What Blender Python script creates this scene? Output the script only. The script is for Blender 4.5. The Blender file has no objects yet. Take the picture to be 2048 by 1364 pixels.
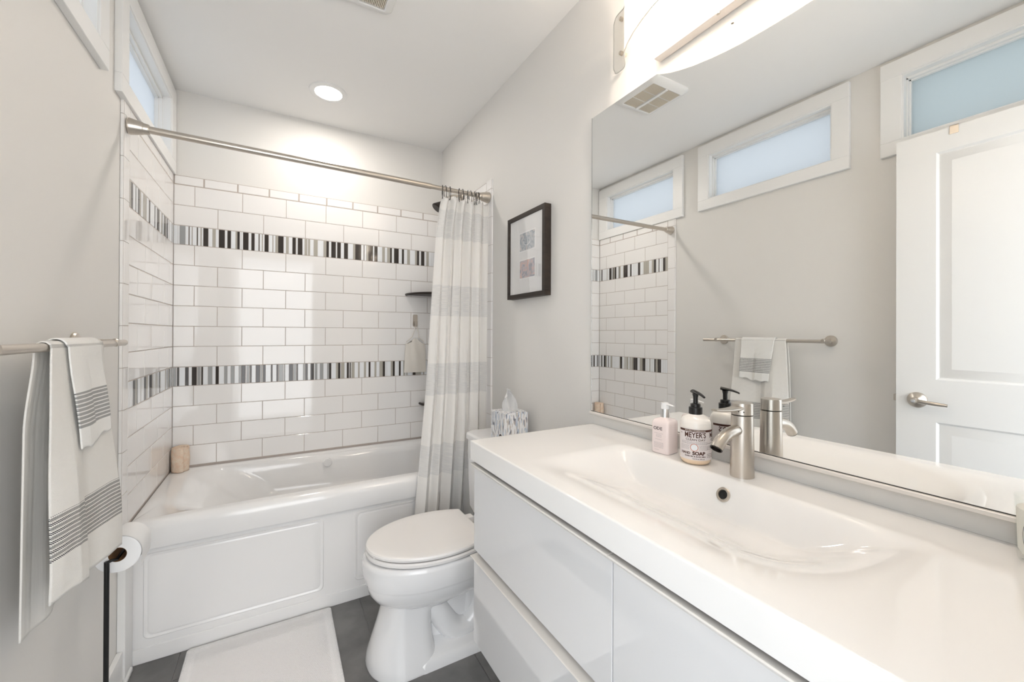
import bpy, bmesh, math, random
from math import sin, cos, pi, radians, sqrt
from mathutils import Vector, Matrix
random.seed(7)
sc = bpy.context.scene
COL = sc.collection

# ---------------------------------------------------------------- camera
FPX = 815.25
yaw, pit, rol = radians(29.8066), radians(.1758), radians(.2417)
Fv = Vector((sin(yaw)*cos(pit), cos(yaw)*cos(pit), sin(pit)))
Rv = Vector((cos(yaw), -sin(yaw), 0)); Uv = Rv.cross(Fv)
R2 = Rv*cos(rol)+Uv*sin(rol); U2 = Uv*cos(rol)-Rv*sin(rol)
cd = bpy.data.cameras.new('camera'); cam = bpy.data.objects.new('camera', cd); COL.objects.link(cam)
cd.sensor_width = 36; cd.lens = FPX/2048*36; cd.shift_y = -16.41/2048; cd.clip_start = .02
M = Matrix((R2, U2, -Fv)).transposed().to_4x4(); M.translation = Vector((.4979, 0, 1.3002))
cam.matrix_world = M; sc.camera = cam

# ---------------------------------------------------------------- view, world, lights
vs = sc.view_settings
vs.view_transform = 'Standard'; vs.look = 'None'; vs.gamma = 1; vs.use_curve_mapping = False
vs.exposure = 1.36
wd = bpy.data.worlds.new('daylight'); sc.world = wd; wd.use_nodes = True
bg = wd.node_tree.nodes['Background']; bg.inputs[0].default_value = (.90, .95, 1, 1); bg.inputs[1].default_value = 1.25

def lamp(name, kind, loc, power, color, size=.05, rot=None, sy=None):
    l = bpy.data.lights.new(name, kind); l.energy = power; l.color = color
    if kind == 'AREA':
        l.shape = 'RECTANGLE' if sy else 'DISK'; l.size = size
        if sy: l.size_y = sy
    else: l.shadow_soft_size = size
    o = bpy.data.objects.new(name, l); COL.objects.link(o); o.location = loc
    if rot: o.rotation_euler = rot
    return o
WARM = (1, .85, .71)
# recessed light seen in the shower ceiling; unseen fill panel added beyond the doorway to brighten the room
lamp('downlight_beam', 'AREA', (.731, 2.457, 2.618), 2.1, (1, .93, .86), .13)
lamp('hall_fill_light', 'AREA', (.47, -1.3, 1.15), 8.5, (1, .97, .94), 1.5, (radians(90), 0, 0), 2.2)
VANITY_POWER = 1.7

# ---------------------------------------------------------------- materials
def mat(name, color=(.8, .8, .8), rough=.5, metal=0., coat=0., emis=None, estr=0., spec=.5, trans=0., ior=1.45, sss=0., bump=None, sheen=0.):
    m = bpy.data.materials.new(name); m.use_nodes = True
    b = m.node_tree.nodes['Principled BSDF']; I = b.inputs
    I['Base Color'].default_value = (*color, 1); I['Roughness'].default_value = rough; I['Metallic'].default_value = metal
    I['Specular IOR Level'].default_value = spec; I['IOR'].default_value = ior
    I['Coat Weight'].default_value = coat; I['Coat Roughness'].default_value = .03
    I['Transmission Weight'].default_value = trans
    I['Sheen Weight'].default_value = sheen
    if emis: I['Emission Color'].default_value = (*emis, 1); I['Emission Strength'].default_value = estr
    if bump:
        scale, strength, dist = bump
        nt = m.node_tree; tc = nt.nodes.new('ShaderNodeTexCoord'); n = nt.nodes.new('ShaderNodeTexNoise'); bp = nt.nodes.new('ShaderNodeBump')
        mp = nt.nodes.new('ShaderNodeMapping'); mp.inputs['Scale'].default_value = scale if hasattr(scale, '__len__') else (scale,)*3
        n.inputs['Scale'].default_value = 1; n.inputs['Detail'].default_value = 4
        bp.inputs['Strength'].default_value = strength; bp.inputs['Distance'].default_value = dist
        nt.links.new(tc.outputs['Object'], mp.inputs[0]); nt.links.new(mp.outputs[0], n.inputs['Vector'])
        nt.links.new(n.outputs['Fac'], bp.inputs['Height']); nt.links.new(bp.outputs[0], I['Normal'])
    return m
def nodes(m): return m.node_tree, m.node_tree.nodes, m.node_tree.links, m.node_tree.nodes['Principled BSDF']
def mottle(m, c1, c2, scale, detail=4, coord='Object', lo=.35, hi=.65):
    nt, N, L, b = nodes(m)
    tc = N.new('ShaderNodeTexCoord'); mp = N.new('ShaderNodeMapping')
    mp.inputs['Scale'].default_value = scale if hasattr(scale, '__len__') else (scale,)*3
    n = N.new('ShaderNodeTexNoise'); n.inputs['Scale'].default_value = 1; n.inputs['Detail'].default_value = detail
    r = N.new('ShaderNodeValToRGB'); r.color_ramp.elements[0].position = lo; r.color_ramp.elements[1].position = hi
    r.color_ramp.elements[0].color = (*c1, 1); r.color_ramp.elements[1].color = (*c2, 1)
    L.new(tc.outputs[coord], mp.inputs[0]); L.new(mp.outputs[0], n.inputs['Vector']); L.new(n.outputs['Fac'], r.inputs[0]); L.new(r.outputs[0], b.inputs['Base Color'])
    return m
PAINT = mat('wall_paint', (.765, .75, .722), .6, bump=(180, .05, .002))
CEIL = mat('ceiling_paint', (.91, .905, .89), .8, bump=(150, .05, .002))
TRIM = mat('white_trim_paint', (.86, .86, .85), .35)
DOORM = mat('white_door_paint', (.82, .82, .81), .3)
TILE = mat('white_glazed_tile', (.88, .865, .85), .06, coat=.3)
GROUT = mat('beige_grout', (.50, .44, .40), .9)
MW = mat('mosaic_white_glass', (.84, .86, .88), .08)
MG = mat('mosaic_grey_glass', (.36, .37, .37), .08)
MT = mat('mosaic_taupe_glass', (.44, .42, .37), .08)
MD = mat('mosaic_dark_glass', (.045, .038, .034), .06)
FLOOR = mottle(mat('charcoal_floor_tile', (.1, .1, .1), .35, bump=(60, .2, .001)), (.14, .137, .135), (.215, .21, .205), 7)
FGROUT = mat('grey_floor_grout', (.33, .32, .31), .9)
ACRYL = mat('white_acrylic', (.87, .865, .86), .12, coat=.4)
PORC = mat('white_porcelain', (.86, .86, .865), .06, coat=.5)
SEATM = mat('white_toilet_seat_plastic', (.88, .86, .84), .25)
GLOSS = mat('white_gloss_lacquer', (.73, .73, .735), .05, coat=.6)
LIPM = mat('cream_drawer_edge', (.86, .82, .77), .3)
CERAM = mat('white_ceramic_counter', (.86, .85, .835), .07, coat=.4)
GAP = mat('dark_gap', (.05, .05, .05), .8)
NICK = mat('brushed_nickel', (.58, .54, .49), .32, 1., bump=((3, 3, 900), .1, .0005))
NICK2 = mat('satin_nickel', (.60, .55, .49), .30, 1.)
CHROME = mat('chrome', (.8, .8, .8), .07, 1.)
BRONZE = mat('dark_bronze', (.035, .028, .024), .35, .6)
BLACK = mat('black_metal', (.006, .006, .006), .4)
BLKPL = mat('black_plastic', (.008, .008, .008), .3)
MIRROR = mat('mirror_silver', (.95, .96, .955), .0, 1.)
FRAMEM = mottle(mat('dark_brown_wood', (.05, .035, .025), .5), (.020, .014, .011), (.036, .025, .019), (40, 4, 40))
MATB = mat('white_mat_board', (.80, .80, .80), .8)
PAPER = mat('white_paper', (.88, .88, .88), .9)
CARD = mat('brown_cardboard', (.30, .17, .08), .9)
SPONGE = mottle(mat('peach_terry', (.86, .68, .52), .95, bump=(300, .8, .004)), (.84, .62, .46), (.88, .74, .60), 60)
BEIGECL = mat('beige_cotton', (.76, .72, .66), .95, bump=(700, .6, .002))
GLASSM = mat('clear_glass', (.96, .98, .97), .02)
_nt = GLASSM.node_tree; _tr = _nt.nodes.new('ShaderNodeBsdfTransparent'); _tr.inputs[0].default_value = (.99, 1, .995, 1); _gl = _nt.nodes.new('ShaderNodeBsdfGlossy'); _gl.inputs['Roughness'].default_value = .02
_lw = _nt.nodes.new('ShaderNodeLayerWeight'); _lw.inputs[0].default_value = .12; _mx = _nt.nodes.new('ShaderNodeMixShader'); _mx.inputs[0].default_value = .07; _nt.links.new(_tr.outputs[0], _mx.inputs[1]); _nt.links.new(_gl.outputs[0], _mx.inputs[2]); _nt.links.new(_mx.outputs[0], _nt.nodes['Material Output'].inputs[0])
WAX = mat('cream_wax', (.88, .84, .78), .5)
TEXTD = mat('dark_print', (.05, .04, .04), .6)
TEXTB = mat('brown_print', (.07, .022, .012), .6)
TEXTG = mat('grey_print', (.38, .34, .34), .6)

def frosted(name, tint, k=.92):
    m = bpy.data.materials.new(name); m.use_nodes = True; nt = m.node_tree; N = nt.nodes; L = nt.links
    N.remove(N['Principled BSDF']); t = N.new('ShaderNodeBsdfTranslucent'); t.inputs[0].default_value = (*tint, 1)
    g = N.new('ShaderNodeBsdfGlossy'); g.inputs['Roughness'].default_value = .25; g.inputs[0].default_value = (1, 1, 1, 1)
    d = N.new('ShaderNodeBsdfDiffuse'); d.inputs[0].default_value = (*tint, 1)
    x = N.new('ShaderNodeMixShader'); x.inputs[0].default_value = 1-k; L.new(t.outputs[0], x.inputs[1]); L.new(d.outputs[0], x.inputs[2])
    y = N.new('ShaderNodeMixShader'); y.inputs[0].default_value = .04; L.new(x.outputs[0], y.inputs[1]); L.new(g.outputs[0], y.inputs[2])
    L.new(y.outputs[0], N['Material Output'].inputs[0]); return m
FROST = frosted('frosted_window_glass', (.55, .565, .58), .88)
FROST2 = frosted('frosted_transom_glass', (.47, .50, .505), .88)
SHADE = frosted('frosted_lamp_glass', (.68, .68, .655), .42)

# cloth: stripes by UV.v (metres along the cloth)
def cloth(name, base, bands=(), bandcol=(.1, .1, .11), herring=False, slub=False, trans=.0, weave=900, bump=.7):
    m = mat(name, base, .95); nt, N, L, b = nodes(m)
    uv = N.new('ShaderNodeUVMap'); sp = N.new('ShaderNodeSeparateXYZ'); L.new(uv.outputs[0], sp.inputs[0])
    def math_(op, a, c=None, clamp=False):
        n = N.new('ShaderNodeMath'); n.operation = op; n.use_clamp = clamp
        for i, v in enumerate((a, c)):
            if v is None: continue
            if isinstance(v, (int, float)): n.inputs[i].default_value = v
            else: L.new(v, n.inputs[i])
        return n.outputs[0]
    U, V = sp.outputs[0], sp.outputs[1]
    mask = None
    for lo, hi in bands:
        k = math_('MULTIPLY', math_('GREATER_THAN', V, lo), math_('LESS_THAN', V, hi))
        mask = k if mask is None else math_('MAXIMUM', mask, k)
    if mask is not None:
        if herring:
            # slanted weave marks that flip direction from line to line
            row = math_('FRACT', math_('MULTIPLY', V, 104.))
            gap = math_('LESS_THAN', row, .72)
            tri = math_('ABSOLUTE', math_('SUBTRACT', math_('FRACT', math_('MULTIPLY', V, 52.)), .5))
            d = math_('FRACT', math_('ADD', math_('MULTIPLY', U, 230.), math_('MULTIPLY', tri, 5.)))
            mark = math_('GREATER_THAN', d, .42)
            mask = math_('MULTIPLY', math_('MULTIPLY', mask, gap), mark)
        if slub:
            nz = N.new('ShaderNodeTexNoise'); nz.inputs['Scale'].default_value = 1; nz.inputs['Detail'].default_value = 3
            mp = N.new('ShaderNodeMapping'); mp.inputs['Scale'].default_value = (9, 420, 1); L.new(uv.outputs[0], mp.inputs[0]); L.new(mp.outputs[0], nz.inputs['Vector'])
            rr = math_('MULTIPLY', math_('SUBTRACT', nz.outputs['Fac'], .40, True), 5., True)
            mask = math_('MULTIPLY', mask, math_('ADD', math_('MULTIPLY', rr, .75), .25))
        mx = N.new('ShaderNodeMixRGB'); mx.inputs[1].default_value = (*base, 1); mx.inputs[2].default_value = (*bandcol, 1)
        L.new(mask, mx.inputs[0]); L.new(mx.outputs[0], b.inputs['Base Color'])
        colout = mx.outputs[0]
    else: colout = None
    w = N.new('ShaderNodeTexNoise'); w.inputs['Scale'].default_value = weave; w.inputs['Detail'].default_value = 2; L.new(uv.outputs[0], w.inputs['Vector'])
    w2 = N.new('ShaderNodeTexNoise'); w2.inputs['Scale'].default_value = 35; w2.inputs['Detail'].default_value = 3; L.new(uv.outputs[0], w2.inputs['Vector'])
    bp = N.new('ShaderNodeBump'); bp.inputs['Strength'].default_value = bump; bp.inputs['Distance'].default_value = .002
    L.new(math_('ADD', w.outputs['Fac'], math_('MULTIPLY', w2.outputs['Fac'], 2.)), bp.inputs['Height']); L.new(bp.outputs[0], b.inputs['Normal'])
    if trans:
        t = N.new('ShaderNodeBsdfTranslucent'); t.inputs[0].default_value = (*base, 1)
        if colout: L.new(colout, t.inputs[0])
        x = N.new('ShaderNodeMixShader'); x.inputs[0].default_value = trans
        out = N['Material Output']; L.new(b.outputs[0], x.inputs[1]); L.new(t.outputs[0], x.inputs[2]); L.new(x.outputs[0], out.inputs[0])
    return m

# ---------------------------------------------------------------- mesh helpers (all shapes given in room coordinates)
def BM(): return bmesh.new()
def wloc(p):
    v = Vector((0, 0, 0))
    while p is not None: v += p.location; p = p.parent
    return v
def obj(name, bm, m, parent=None, smooth=True, angle=35):
    me = bpy.data.meshes.new(name); 
    vs_ = [v.co for v in bm.verts]
    if parent is None:
        lo = Vector([min(v[i] for v in vs_) for i in range(3)]); hi = Vector([max(v[i] for v in vs_) for i in range(3)])
        org = Vector(((lo.x+hi.x)/2, (lo.y+hi.y)/2, lo.z))
    else: org = wloc(parent)
    for v in bm.verts: v.co -= org
    bmesh.ops.recalc_face_normals(bm, faces=bm.faces) if not bm.faces.layers.int.get('keep') else None
    bm.to_mesh(me); bm.free()
    for mm in (m if isinstance(m, (list, tuple)) else [m]): me.materials.append(mm)
    if smooth:
        me.polygons.foreach_set('use_smooth', [True]*len(me.polygons)); me.set_sharp_from_angle(angle=radians(angle))
    o = bpy.data.objects.new(name, me); COL.objects.link(o)
    if smooth and angle <= 50:
        wn = o.modifiers.new('even_normals', 'WEIGHTED_NORMAL'); wn.keep_sharp = True; wn.weight = 100
    if parent is None: o.location = org
    else: o.parent = parent
    return o
def thing(name, label, cat, loc, group=None):
    o = bpy.data.objects.new(name, None); COL.objects.link(o); o.location = loc; o.empty_display_size = .05
    o['label'] = label; o['category'] = cat
    if group: o['group'] = group
    return o
def tag(o, label, cat, group=None):
    o['label'] = label; o['category'] = cat
    if group: o['group'] = group
    return o
def struct(o): o['kind'] = 'structure'; return o
def sroot(name, loc):
    o = bpy.data.objects.new(name, None); COL.objects.link(o); o.location = loc; o['kind'] = 'structure'; return o

def box(bm, x0, x1, y0, y1, z0, z1, bev=0., seg=2, mi=0):
    r = bmesh.ops.create_cube(bm, size=1.)
    vs_ = r['verts']
    for v in vs_: v.co = Vector(((x0+x1)/2+v.co.x*(x1-x0), (y0+y1)/2+v.co.y*(y1-y0), (z0+z1)/2+v.co.z*(z1-z0)))
    es = list({e for v in vs_ for e in v.link_edges}); fs = list({f for v in vs_ for f in v.link_faces})
    for f in fs: f.material_index = mi
    if bev:
        bmesh.ops.bevel(bm, geom=es, offset=bev, segments=seg, affect='EDGES', profile=.5)
    return bm
def loft(bm, rings, cap0=True, cap1=True, closed=True, mi=0):
    R = [[bm.verts.new(p) for p in r] for r in rings]
    n = len(R[0])
    for a, b in zip(R, R[1:]):
        for i in range(n if closed else n-1):
            j = (i+1) % n
            f = bm.faces.new((a[i], a[j], b[j], b[i])); f.material_index = mi
    if cap0: bm.faces.new(R[0][::-1]).material_index = mi
    if cap1: bm.faces.new(R[-1]).material_index = mi
    return bm
def frame_of(d):
    d = d.normalized(); a = Vector((0, 0, 1)) if abs(d.z) < .9 else Vector((1, 0, 0))
    u = d.cross(a).normalized(); return u, d.cross(u).normalized()
def tube(bm, pts, r, n=16, cap=True, mi=0, sx=1.):
    pts = [Vector(p) for p in pts]; rs = r if hasattr(r, '__len__') else [r]*len(pts)
    u, v = frame_of(pts[1]-pts[0]); rings = []
    for i, p in enumerate(pts):
        d = (pts[min(i+1, len(pts)-1)]-pts[max(i-1, 0)]).normalized()
        u = (u-d*u.dot(d)).normalized(); v = d.cross(u)
        rings.append([p+(u*cos(2*pi*k/n)*sx+v*sin(2*pi*k/n))*rs[i] for k in range(n)])
    return loft(bm, rings, cap, cap, mi=mi)
def bez(p0, p1, p2, p3, n=12):
    P = [Vector(p) for p in (p0, p1, p2, p3)]
    return [P[0]*(1-t)**3+P[1]*3*t*(1-t)**2+P[2]*3*t*t*(1-t)+P[3]*t**3 for t in [i/n for i in range(n+1)]]
def lathe(bm, c, prof, n=40, cap0=True, cap1=True, axis='z', mi=0):
    c = Vector(c); rings = []
    for r, h in prof:
        ring = []
        for k in range(n):
            a = 2*pi*k/n; e = (r*cos(a), r*sin(a))
            ring.append(c+(Vector((e[0], e[1], h)) if axis == 'z' else Vector((h, e[0], e[1])) if axis == 'x' else Vector((e[0], h, e[1]))))
        rings.append(ring)
    return loft(bm, rings, cap0, cap1, mi=mi)
def rrect(cx, cy, hx, hy, r, n=6):
    pts = []
    for (sx_, sy_, a0) in ((1, 1, 0), (-1, 1, pi/2), (-1, -1, pi), (1, -1, 1.5*pi)):
        for k in range(n+1):
            a = a0+k/n*pi/2; pts.append((cx+sx_*(hx-r)+r*cos(a), cy+sy_*(hy-r)+r*sin(a)))
    return pts
def grid(bm, nu, nv, f, uvf=None, mi=0):
    V = [[bm.verts.new(f(i/nu, j/nv)) for i in range(nu+1)] for j in range(nv+1)]
    lay = bm.loops.layers.uv.verify() if uvf else None
    for j in range(nv):
        for i in range(nu):
            fc = bm.faces.new((V[j][i], V[j][i+1], V[j+1][i+1], V[j+1][i])); fc.material_index = mi
            if uvf:
                for l, (a, b) in zip(fc.loops, ((i, j), (i+1, j), (i+1, j+1), (i, j+1))): l[lay].uv = uvf(a/nu, b/nv)
    return bm
def solid(o, t, off=0):
    md = o.modifiers.new('thickness', 'SOLIDIFY'); md.thickness = t; md.offset = off; return o
def sst(a, b, x):
    t = min(1, max(0, (x-a)/(b-a))); return t*t*(3-2*t)
def lerp(a, b, t): return a+(b-a)*t
def lerpm(x, pts):
    for (a, va), (b, vb) in zip(pts, pts[1:]):
        if x <= b or (b, vb) == pts[-1]: return va+(vb-va)*min(1, max(0, (x-a)/(b-a)))

def text_bm(s, size, align='CENTER', bold=.0, sx=1.):
    cu = bpy.data.curves.new('lettering', 'FONT'); cu.body = s; cu.size = size; cu.align_x = align; cu.align_y = 'CENTER'; cu.offset = bold; cu.resolution_u = 3
    o = bpy.data.objects.new('lettering', cu); COL.objects.link(o)
    dg = bpy.context.evaluated_depsgraph_get(); dg.update()
    me = bpy.data.meshes.new_from_object(o.evaluated_get(dg))
    bm = BM(); bm.from_mesh(me); bpy.data.objects.remove(o); bpy.data.meshes.remove(me); bpy.data.curves.remove(cu)
    for v in bm.verts: v.co.x *= sx
    return bm
def merge(dst, src):
    me = bpy.data.meshes.new('m'); src.to_mesh(me); src.free(); dst.from_mesh(me); bpy.data.meshes.remove(me); return dst
def write(dst, s, size, fn, x=0, y=0, **k):
    b = text_bm(s, size, **k)
    for v in b.verts: v.co = Vector(fn(v.co.x+x, v.co.y+y))
    return merge(dst, b)

# ---------------------------------------------------------------- room constants
W, YB, H, YF = 1.530, 2.845, 2.630, -.060
XL = -.012; TF = 2.8355                     # left plaster, face of the tile on the back wall
# ================================================================ SETTING
bm = BM(); box(bm, -.16, 1.70, -1.9, 3.0, -.06, -.004, mi=1)
xs = [-.185, .16, .505, .85, 1.195, 1.54]
for k in range(5):
    off = 1.952 + (k-1)*(-.51)
    y = off - .69*8
    while y < 3.0:
        a0, a1 = max(y, -1.9), min(y+.69, 2.99)
        if a1-a0 > .02: box(bm, xs[k]+.0015, xs[k+1]-.0015, a0+.0015, a1-.0015, -.006, 0, .0008, 1)
        y += .69
struct(obj('floor', bm, [FLOOR, FGROUT]))
bm = BM(); box(bm, -.16, 1.70, YF-.1, 3.0, H, H+.1); struct(obj('ceiling', bm, CEIL, smooth=False))

# left wall with three high window openings
ZO0, ZO1 = 2.226, 2.530
OPEN = [(2.030, 2.738), (1.033, 1.747), (.045, .752)]
bm = BM()
box(bm, -.14, XL, YF-.1, 3.0, -.02, ZO0); box(bm, -.14, XL, YF-.1, 3.0, ZO1, H)
ys = [YF-.1]+[v for a, b in sorted(OPEN) for v in (a, b)]+[3.0]
for a, b in zip(ys[::2], ys[1::2]): box(bm, -.14, XL, a, b, ZO0, ZO1)
wall_left = struct(obj('wall_left', bm, PAINT, smooth=False))
bm = BM(); box(bm, W, W+.14, YF-.1, 3.0, -.02, H); wall_right = struct(obj('wall_right', bm, PAINT, smooth=False))
bm = BM(); box(bm, XL, W, YB, 3.0, -.02, H); wall_back = struct(obj('wall_back', bm, PAINT, smooth=False))
bm = BM(); box(bm, .87, W, YF-.1, YF, -.02, H); box(bm, XL, .05, YF-.1, YF, -.02, H); box(bm, .05, .87, YF-.1, YF, 2.2, H)
struct(obj('wall_front', bm, PAINT, smooth=False))

# windows: casing, jamb, sash and frosted pane
for n, ((a, b), pane) in enumerate(zip(OPEN, (FROST, FROST, FROST2)), 1):
    w = sroot('window_%d' % n, (0, (a+b)/2, ZO0))
    bm = BM(); c = .078; x0, x1 = XL, .010
    oa, ob = a-c, b+c
    if n == 1: ob = YB-.006
    if n == 3: oa = YF+.003
    box(bm, x0, x1, oa, ob, ZO0-.066, ZO0, .0015, 1); box(bm, x0, x1, oa, ob, ZO1, ZO1+.078, .0015, 1)
    box(bm, x0, x1, oa, a, ZO0, ZO1, .0015, 1); box(bm, x0, x1, b, ob, ZO0, ZO1, .0015, 1)
    obj('casing', bm, TRIM, w)
    bm = BM(); t = .006
    box(bm, -.13, .004, a, b, ZO0-.001, ZO0+t); box(bm, -.13, .004, a, b, ZO1-t, ZO1+.001)
    box(bm, -.13, .004, a-.001, a+t, ZO0+t, ZO1-t); box(bm, -.13, .004, b-t, b+.001, ZO0+t, ZO1-t)
    t2 = .018
    for (xa, xb, q) in ((-.045, -.03, t2-.006), (-.075, -.045, t2)):
        box(bm, xa, xb, a+t, b-t, ZO0+t, ZO0+q); box(bm, xa, xb, a+t, b-t, ZO1-q-.006, ZO1-t)
        box(bm, xa, xb, a+t, a+q, ZO0+q, ZO1-q); box(bm, xa, xb, b-q, b-t, ZO0+q, ZO1-q)
    obj('jamb', bm, TRIM, w)
    bm = BM(); box(bm, -.066, -.06, a+.008, b-.008, ZO0+.008, ZO1-.008)
    obj('pane', bm, pane, w, smooth=False)

# ---- tiled surround
ZL = [2.162, 2.110, 1.999, 1.888]
COURSES = [(2.110, 1.999, 'A'), (1.999, 1.888, 'B')]
z = 1.783
for k in range(6): COURSES.append((z, z-.11183, 'AB'[k % 2])); z -= .11183
z = 1.007
for k in range(4): COURSES.append((z, max(z-.110, .558), 'AB'[k % 2])); z -= .110
G = .0011
def tile(bm, P, a0, a1, b0, b1, d0, d1, ch=.0016, mi=0):
    r = []
    for d, i in ((d0, 0), (d1-ch, 0), (d1, ch)):
        r.append([P(a0+G+i, b0+G+i, d), P(a1-G-i, b0+G+i, d), P(a1-G-i, b1-G-i, d), P(a0+G+i, b1-G-i, d)])
    loft(bm, r, True, True, mi=mi)
def runs(lo, hi, first, step):
    c = [lo]; v = first
    while v <= lo+.012: v += step
    while v < hi-.012: c.append(v); v += step
    return list(zip(c, c[1:]+[hi]))
def surround(P, lo, hi, fA, fB, fH, parent, flip=False):
    bm = BM()
    for b1, b0, k in COURSES:
        for a0, a1 in runs(lo, hi, fA if k == 'A' else fB, .2218): tile(bm, P, a0, a1, b0, b1, -.008, 0)
    for a0, a1 in runs(lo, hi, fH, .157): tile(bm, P, a0, a1, 2.110, 2.162, -.008, 0, .004)
    def slab(a0, a1, b0, b1): loft(bm, [[P(a0, b0, d), P(a1, b0, d), P(a1, b1, d), P(a0, b1, d)] for d in (-.009, -.0012)], mi=1)
    slab(lo, hi, .556, 2.161)
    return bm
def mosaic(P, lo, hi, b0, b1, seq):
    bm = BM()
    for a0, a1, c in seq:
        if a0 >= hi: break
        a1 = min(a1, hi); s = max(a0, lo)
        loft(bm, [[P(s+.0006+i, b0+.002+i, d), P(a1-.0006-i, b0+.002+i, d), P(a1-.0006-i, b1-.002-i, d), P(s+.0006+i, b1-.002-i, d)] for d, i in ((-.006, 0), (-.001, 0), (-.0002, .0008))] , mi=c)
    return bm
# bars read off the photograph (0 white, 1 grey, 2 taupe, 3 dark)
UP = [0, .019, 0, .026, 1, .051, 0, .065, 3, .069, 0, .079, 2, .082, 0, .101, 3, .106, 0, .118, 2, .122, 0, .13, 3, .153, 0, .172, 2, .186, 0, .201, 3, .229, 0, .241, 3, .258, 0, .28, 2, .288, 3, .3, 0, .307, 0, .316, 3, .343, 0, .357, 3, .373, 0, .393, 3, .398, 0, .41, 2, .414, 0, .423, 3, .444, 0, .464, 2, .468, 0, .479, 2, .493, 3, .522, 0, .535, 2, .549, 0, .569, 3, .587, 2, .589, 0, .598, 3, .624, 0, .636, 2, .65, 0, .655, 2, .666, 0, .687, 2, .709, 0, .743, 2, .759, 3, .774, 0, .788, 3, .815, 0, .823, 3, .845, 0, .864, 3, .888, 0, .92, 2, .933, 3, .97, 0, .986, 3, .99, 0, 1.003, 2, 1.016, 3, 1.045, 0, 1.054, 3, 1.075, 0, 1.106, 2, 1.123, 0, 1.139, 2, 1.158, 3, 1.17, 0, 1.185, 3, 1.217, 0, 1.239, 3, 1.253, 0, 1.276, 2, 1.295, 0, 1.332, 2, 1.345, 3, 1.361, 0, 1.375, 3, 1.399, 0, 1.414, 2, 1.431, 0, 1.453, 3]
LO = [0, .003, 1, .015, 0, .019, 3, .028, 0, .054, 3, .069, 0, .083, 3, .105, 0, .108, 1, .122, 0, .125, 3, .133, 0, .155, 1, .175, 0, .19, 3, .205, 0, .23, 1, .245, 0, .261, 1, .279, 0, .3, 1, .312, 3, .332, 0, .338, 1, .351, 0, .354, 3, .362, 0, .383, 3, .404, 0, .407, 1, .416, 0, .419, 3, .432, 0, .46, 3, .468, 0, .489, 3, .498, 0, .501, 1, .523, 0, .528, 1, .534, 0, .555, 3, .576, 0, .579, 1, .593, 0, .596, 3, .603, 0, .632, 1, .641, 0, .644, 3, .657, 0, .673, 3, .692, 0, .698, 1, .711, 0, .726, 1, .746, 0, .768, 1, .779, 3, .792, 0, .82, 2, .832, 3, .846, 0, .85, 2, .87, 0, .885, 3, .898, 0, .902, 3, .909, 0, .914, 2, .932, 0, .955, 2, .964, 0, .992, 2, 1.004, 0, 1.021, 3, 1.033, 0, 1.059, 2, 1.071, 0, 1.092, 2, 1.113, 3, 1.128, 0, 1.14, 0, 1.167, 2, 1.18, 3, 1.194, 0, 1.222, 3, 1.235, 0, 1.253, 2, 1.266, 3]
def seq_from(L, hi, seed):
    out = []; a = 0.
    for c, b in zip(L[::2], L[1::2]):
        if b > a: out.append((a, b, c)); a = b
    rnd = random.Random(seed)
    while a < hi:
        w = rnd.choice((.008, .012, .016, .022)); last = out[-1][2] if out else 3
        c = rnd.choice((0, 0, 2, 3)) if last in (0, 1) else rnd.choice((0, 0, 0, 3, 2)); out.append((a, a+w, c)); a += w
    return out
def rand_seq(hi, seed): return seq_from([], hi, seed)
Pb = lambda a, b, d: (a, TF-d, b)
Pl = lambda a, b, d: (d, a, b)
Pr = lambda a, b, d: (1.520-d, a, b)
obj('subway_tile', surround(Pb, .0, 1.52, .091, .196, .132, wall_back), [TILE, GROUT], wall_back, angle=20)
MM = [MW, MG, MT, MD]
obj('mosaic_band', mosaic(Pb, .0, 1.52, 1.783, 1.888, seq_from(UP, 1.52, 1)), MM, wall_back, smooth=False)
obj('mosaic_band', mosaic(Pb, .0, 1.52, 1.007, 1.112, seq_from(LO, 1.52, 2)), MM, wall_back, smooth=False)
for P, par, s in ((Pl, wall_left, 11), (Pr, wall_right, 21)):
    bm = surround(P, 2.083, TF, 2.193-.2218, 2.304-.2218, 2.231, par)
    # bullnose column down the outer edge
    zt = [2.162, 2.110] + [2.110-.157*k for k in range(1, 14)]
    for b1, b0 in zip(zt, zt[1:]):
        b0 = max(b0, .02 if b0 < .556 else b0)
        q = lambda a, b, d: P(a, b, d)
        loft(bm, [[P(a, b0+G, d) for a, d in ((2.020, -.011), (2.0205, -.004), (2.024, -.001), (2.030, 0), (2.082, 0), (2.082, -.011))],
                  [P(a, b1-G, d) for a, d in ((2.020, -.011), (2.0205, -.004), (2.024, -.001), (2.030, 0), (2.082, 0), (2.082, -.011))]])
    loft(bm, [[P(2.0225, .02, d), P(2.084, .02, d), P(2.084, 2.161, d), P(2.0225, 2.161, d)] for d in (-.010, -.0016)], mi=1)
    obj('subway_tile', bm, [TILE, GROUT], par, angle=20)
    obj('mosaic_band', mosaic(P, 2.084, TF, 1.783, 1.888, [(2.084+a, 2.084+b, c) for a, b, c in rand_seq(.76, s)]), MM, par, smooth=False)
    obj('mosaic_band', mosaic(P, 2.084, TF, 1.007, 1.112, [(2.084+a, 2.084+b, c) for a, b, c in rand_seq(.76, s+1)]), MM, par, smooth=False)

# baseboard on the left wall, with a quarter-round shoe and its end cap at the tub
bm = BM(); box(bm, XL, .006, .80, 2.018, 0, .125, .003); box(bm, .006, .020, .80, 2.085, 0, .020, .006, 3)
struct(obj('baseboard_left', bm, TRIM))
bm = BM(); box(bm, XL, .012, 2.019, 2.108, 0, .555, .003); struct(obj('trim_1', bm, TRIM))

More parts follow.
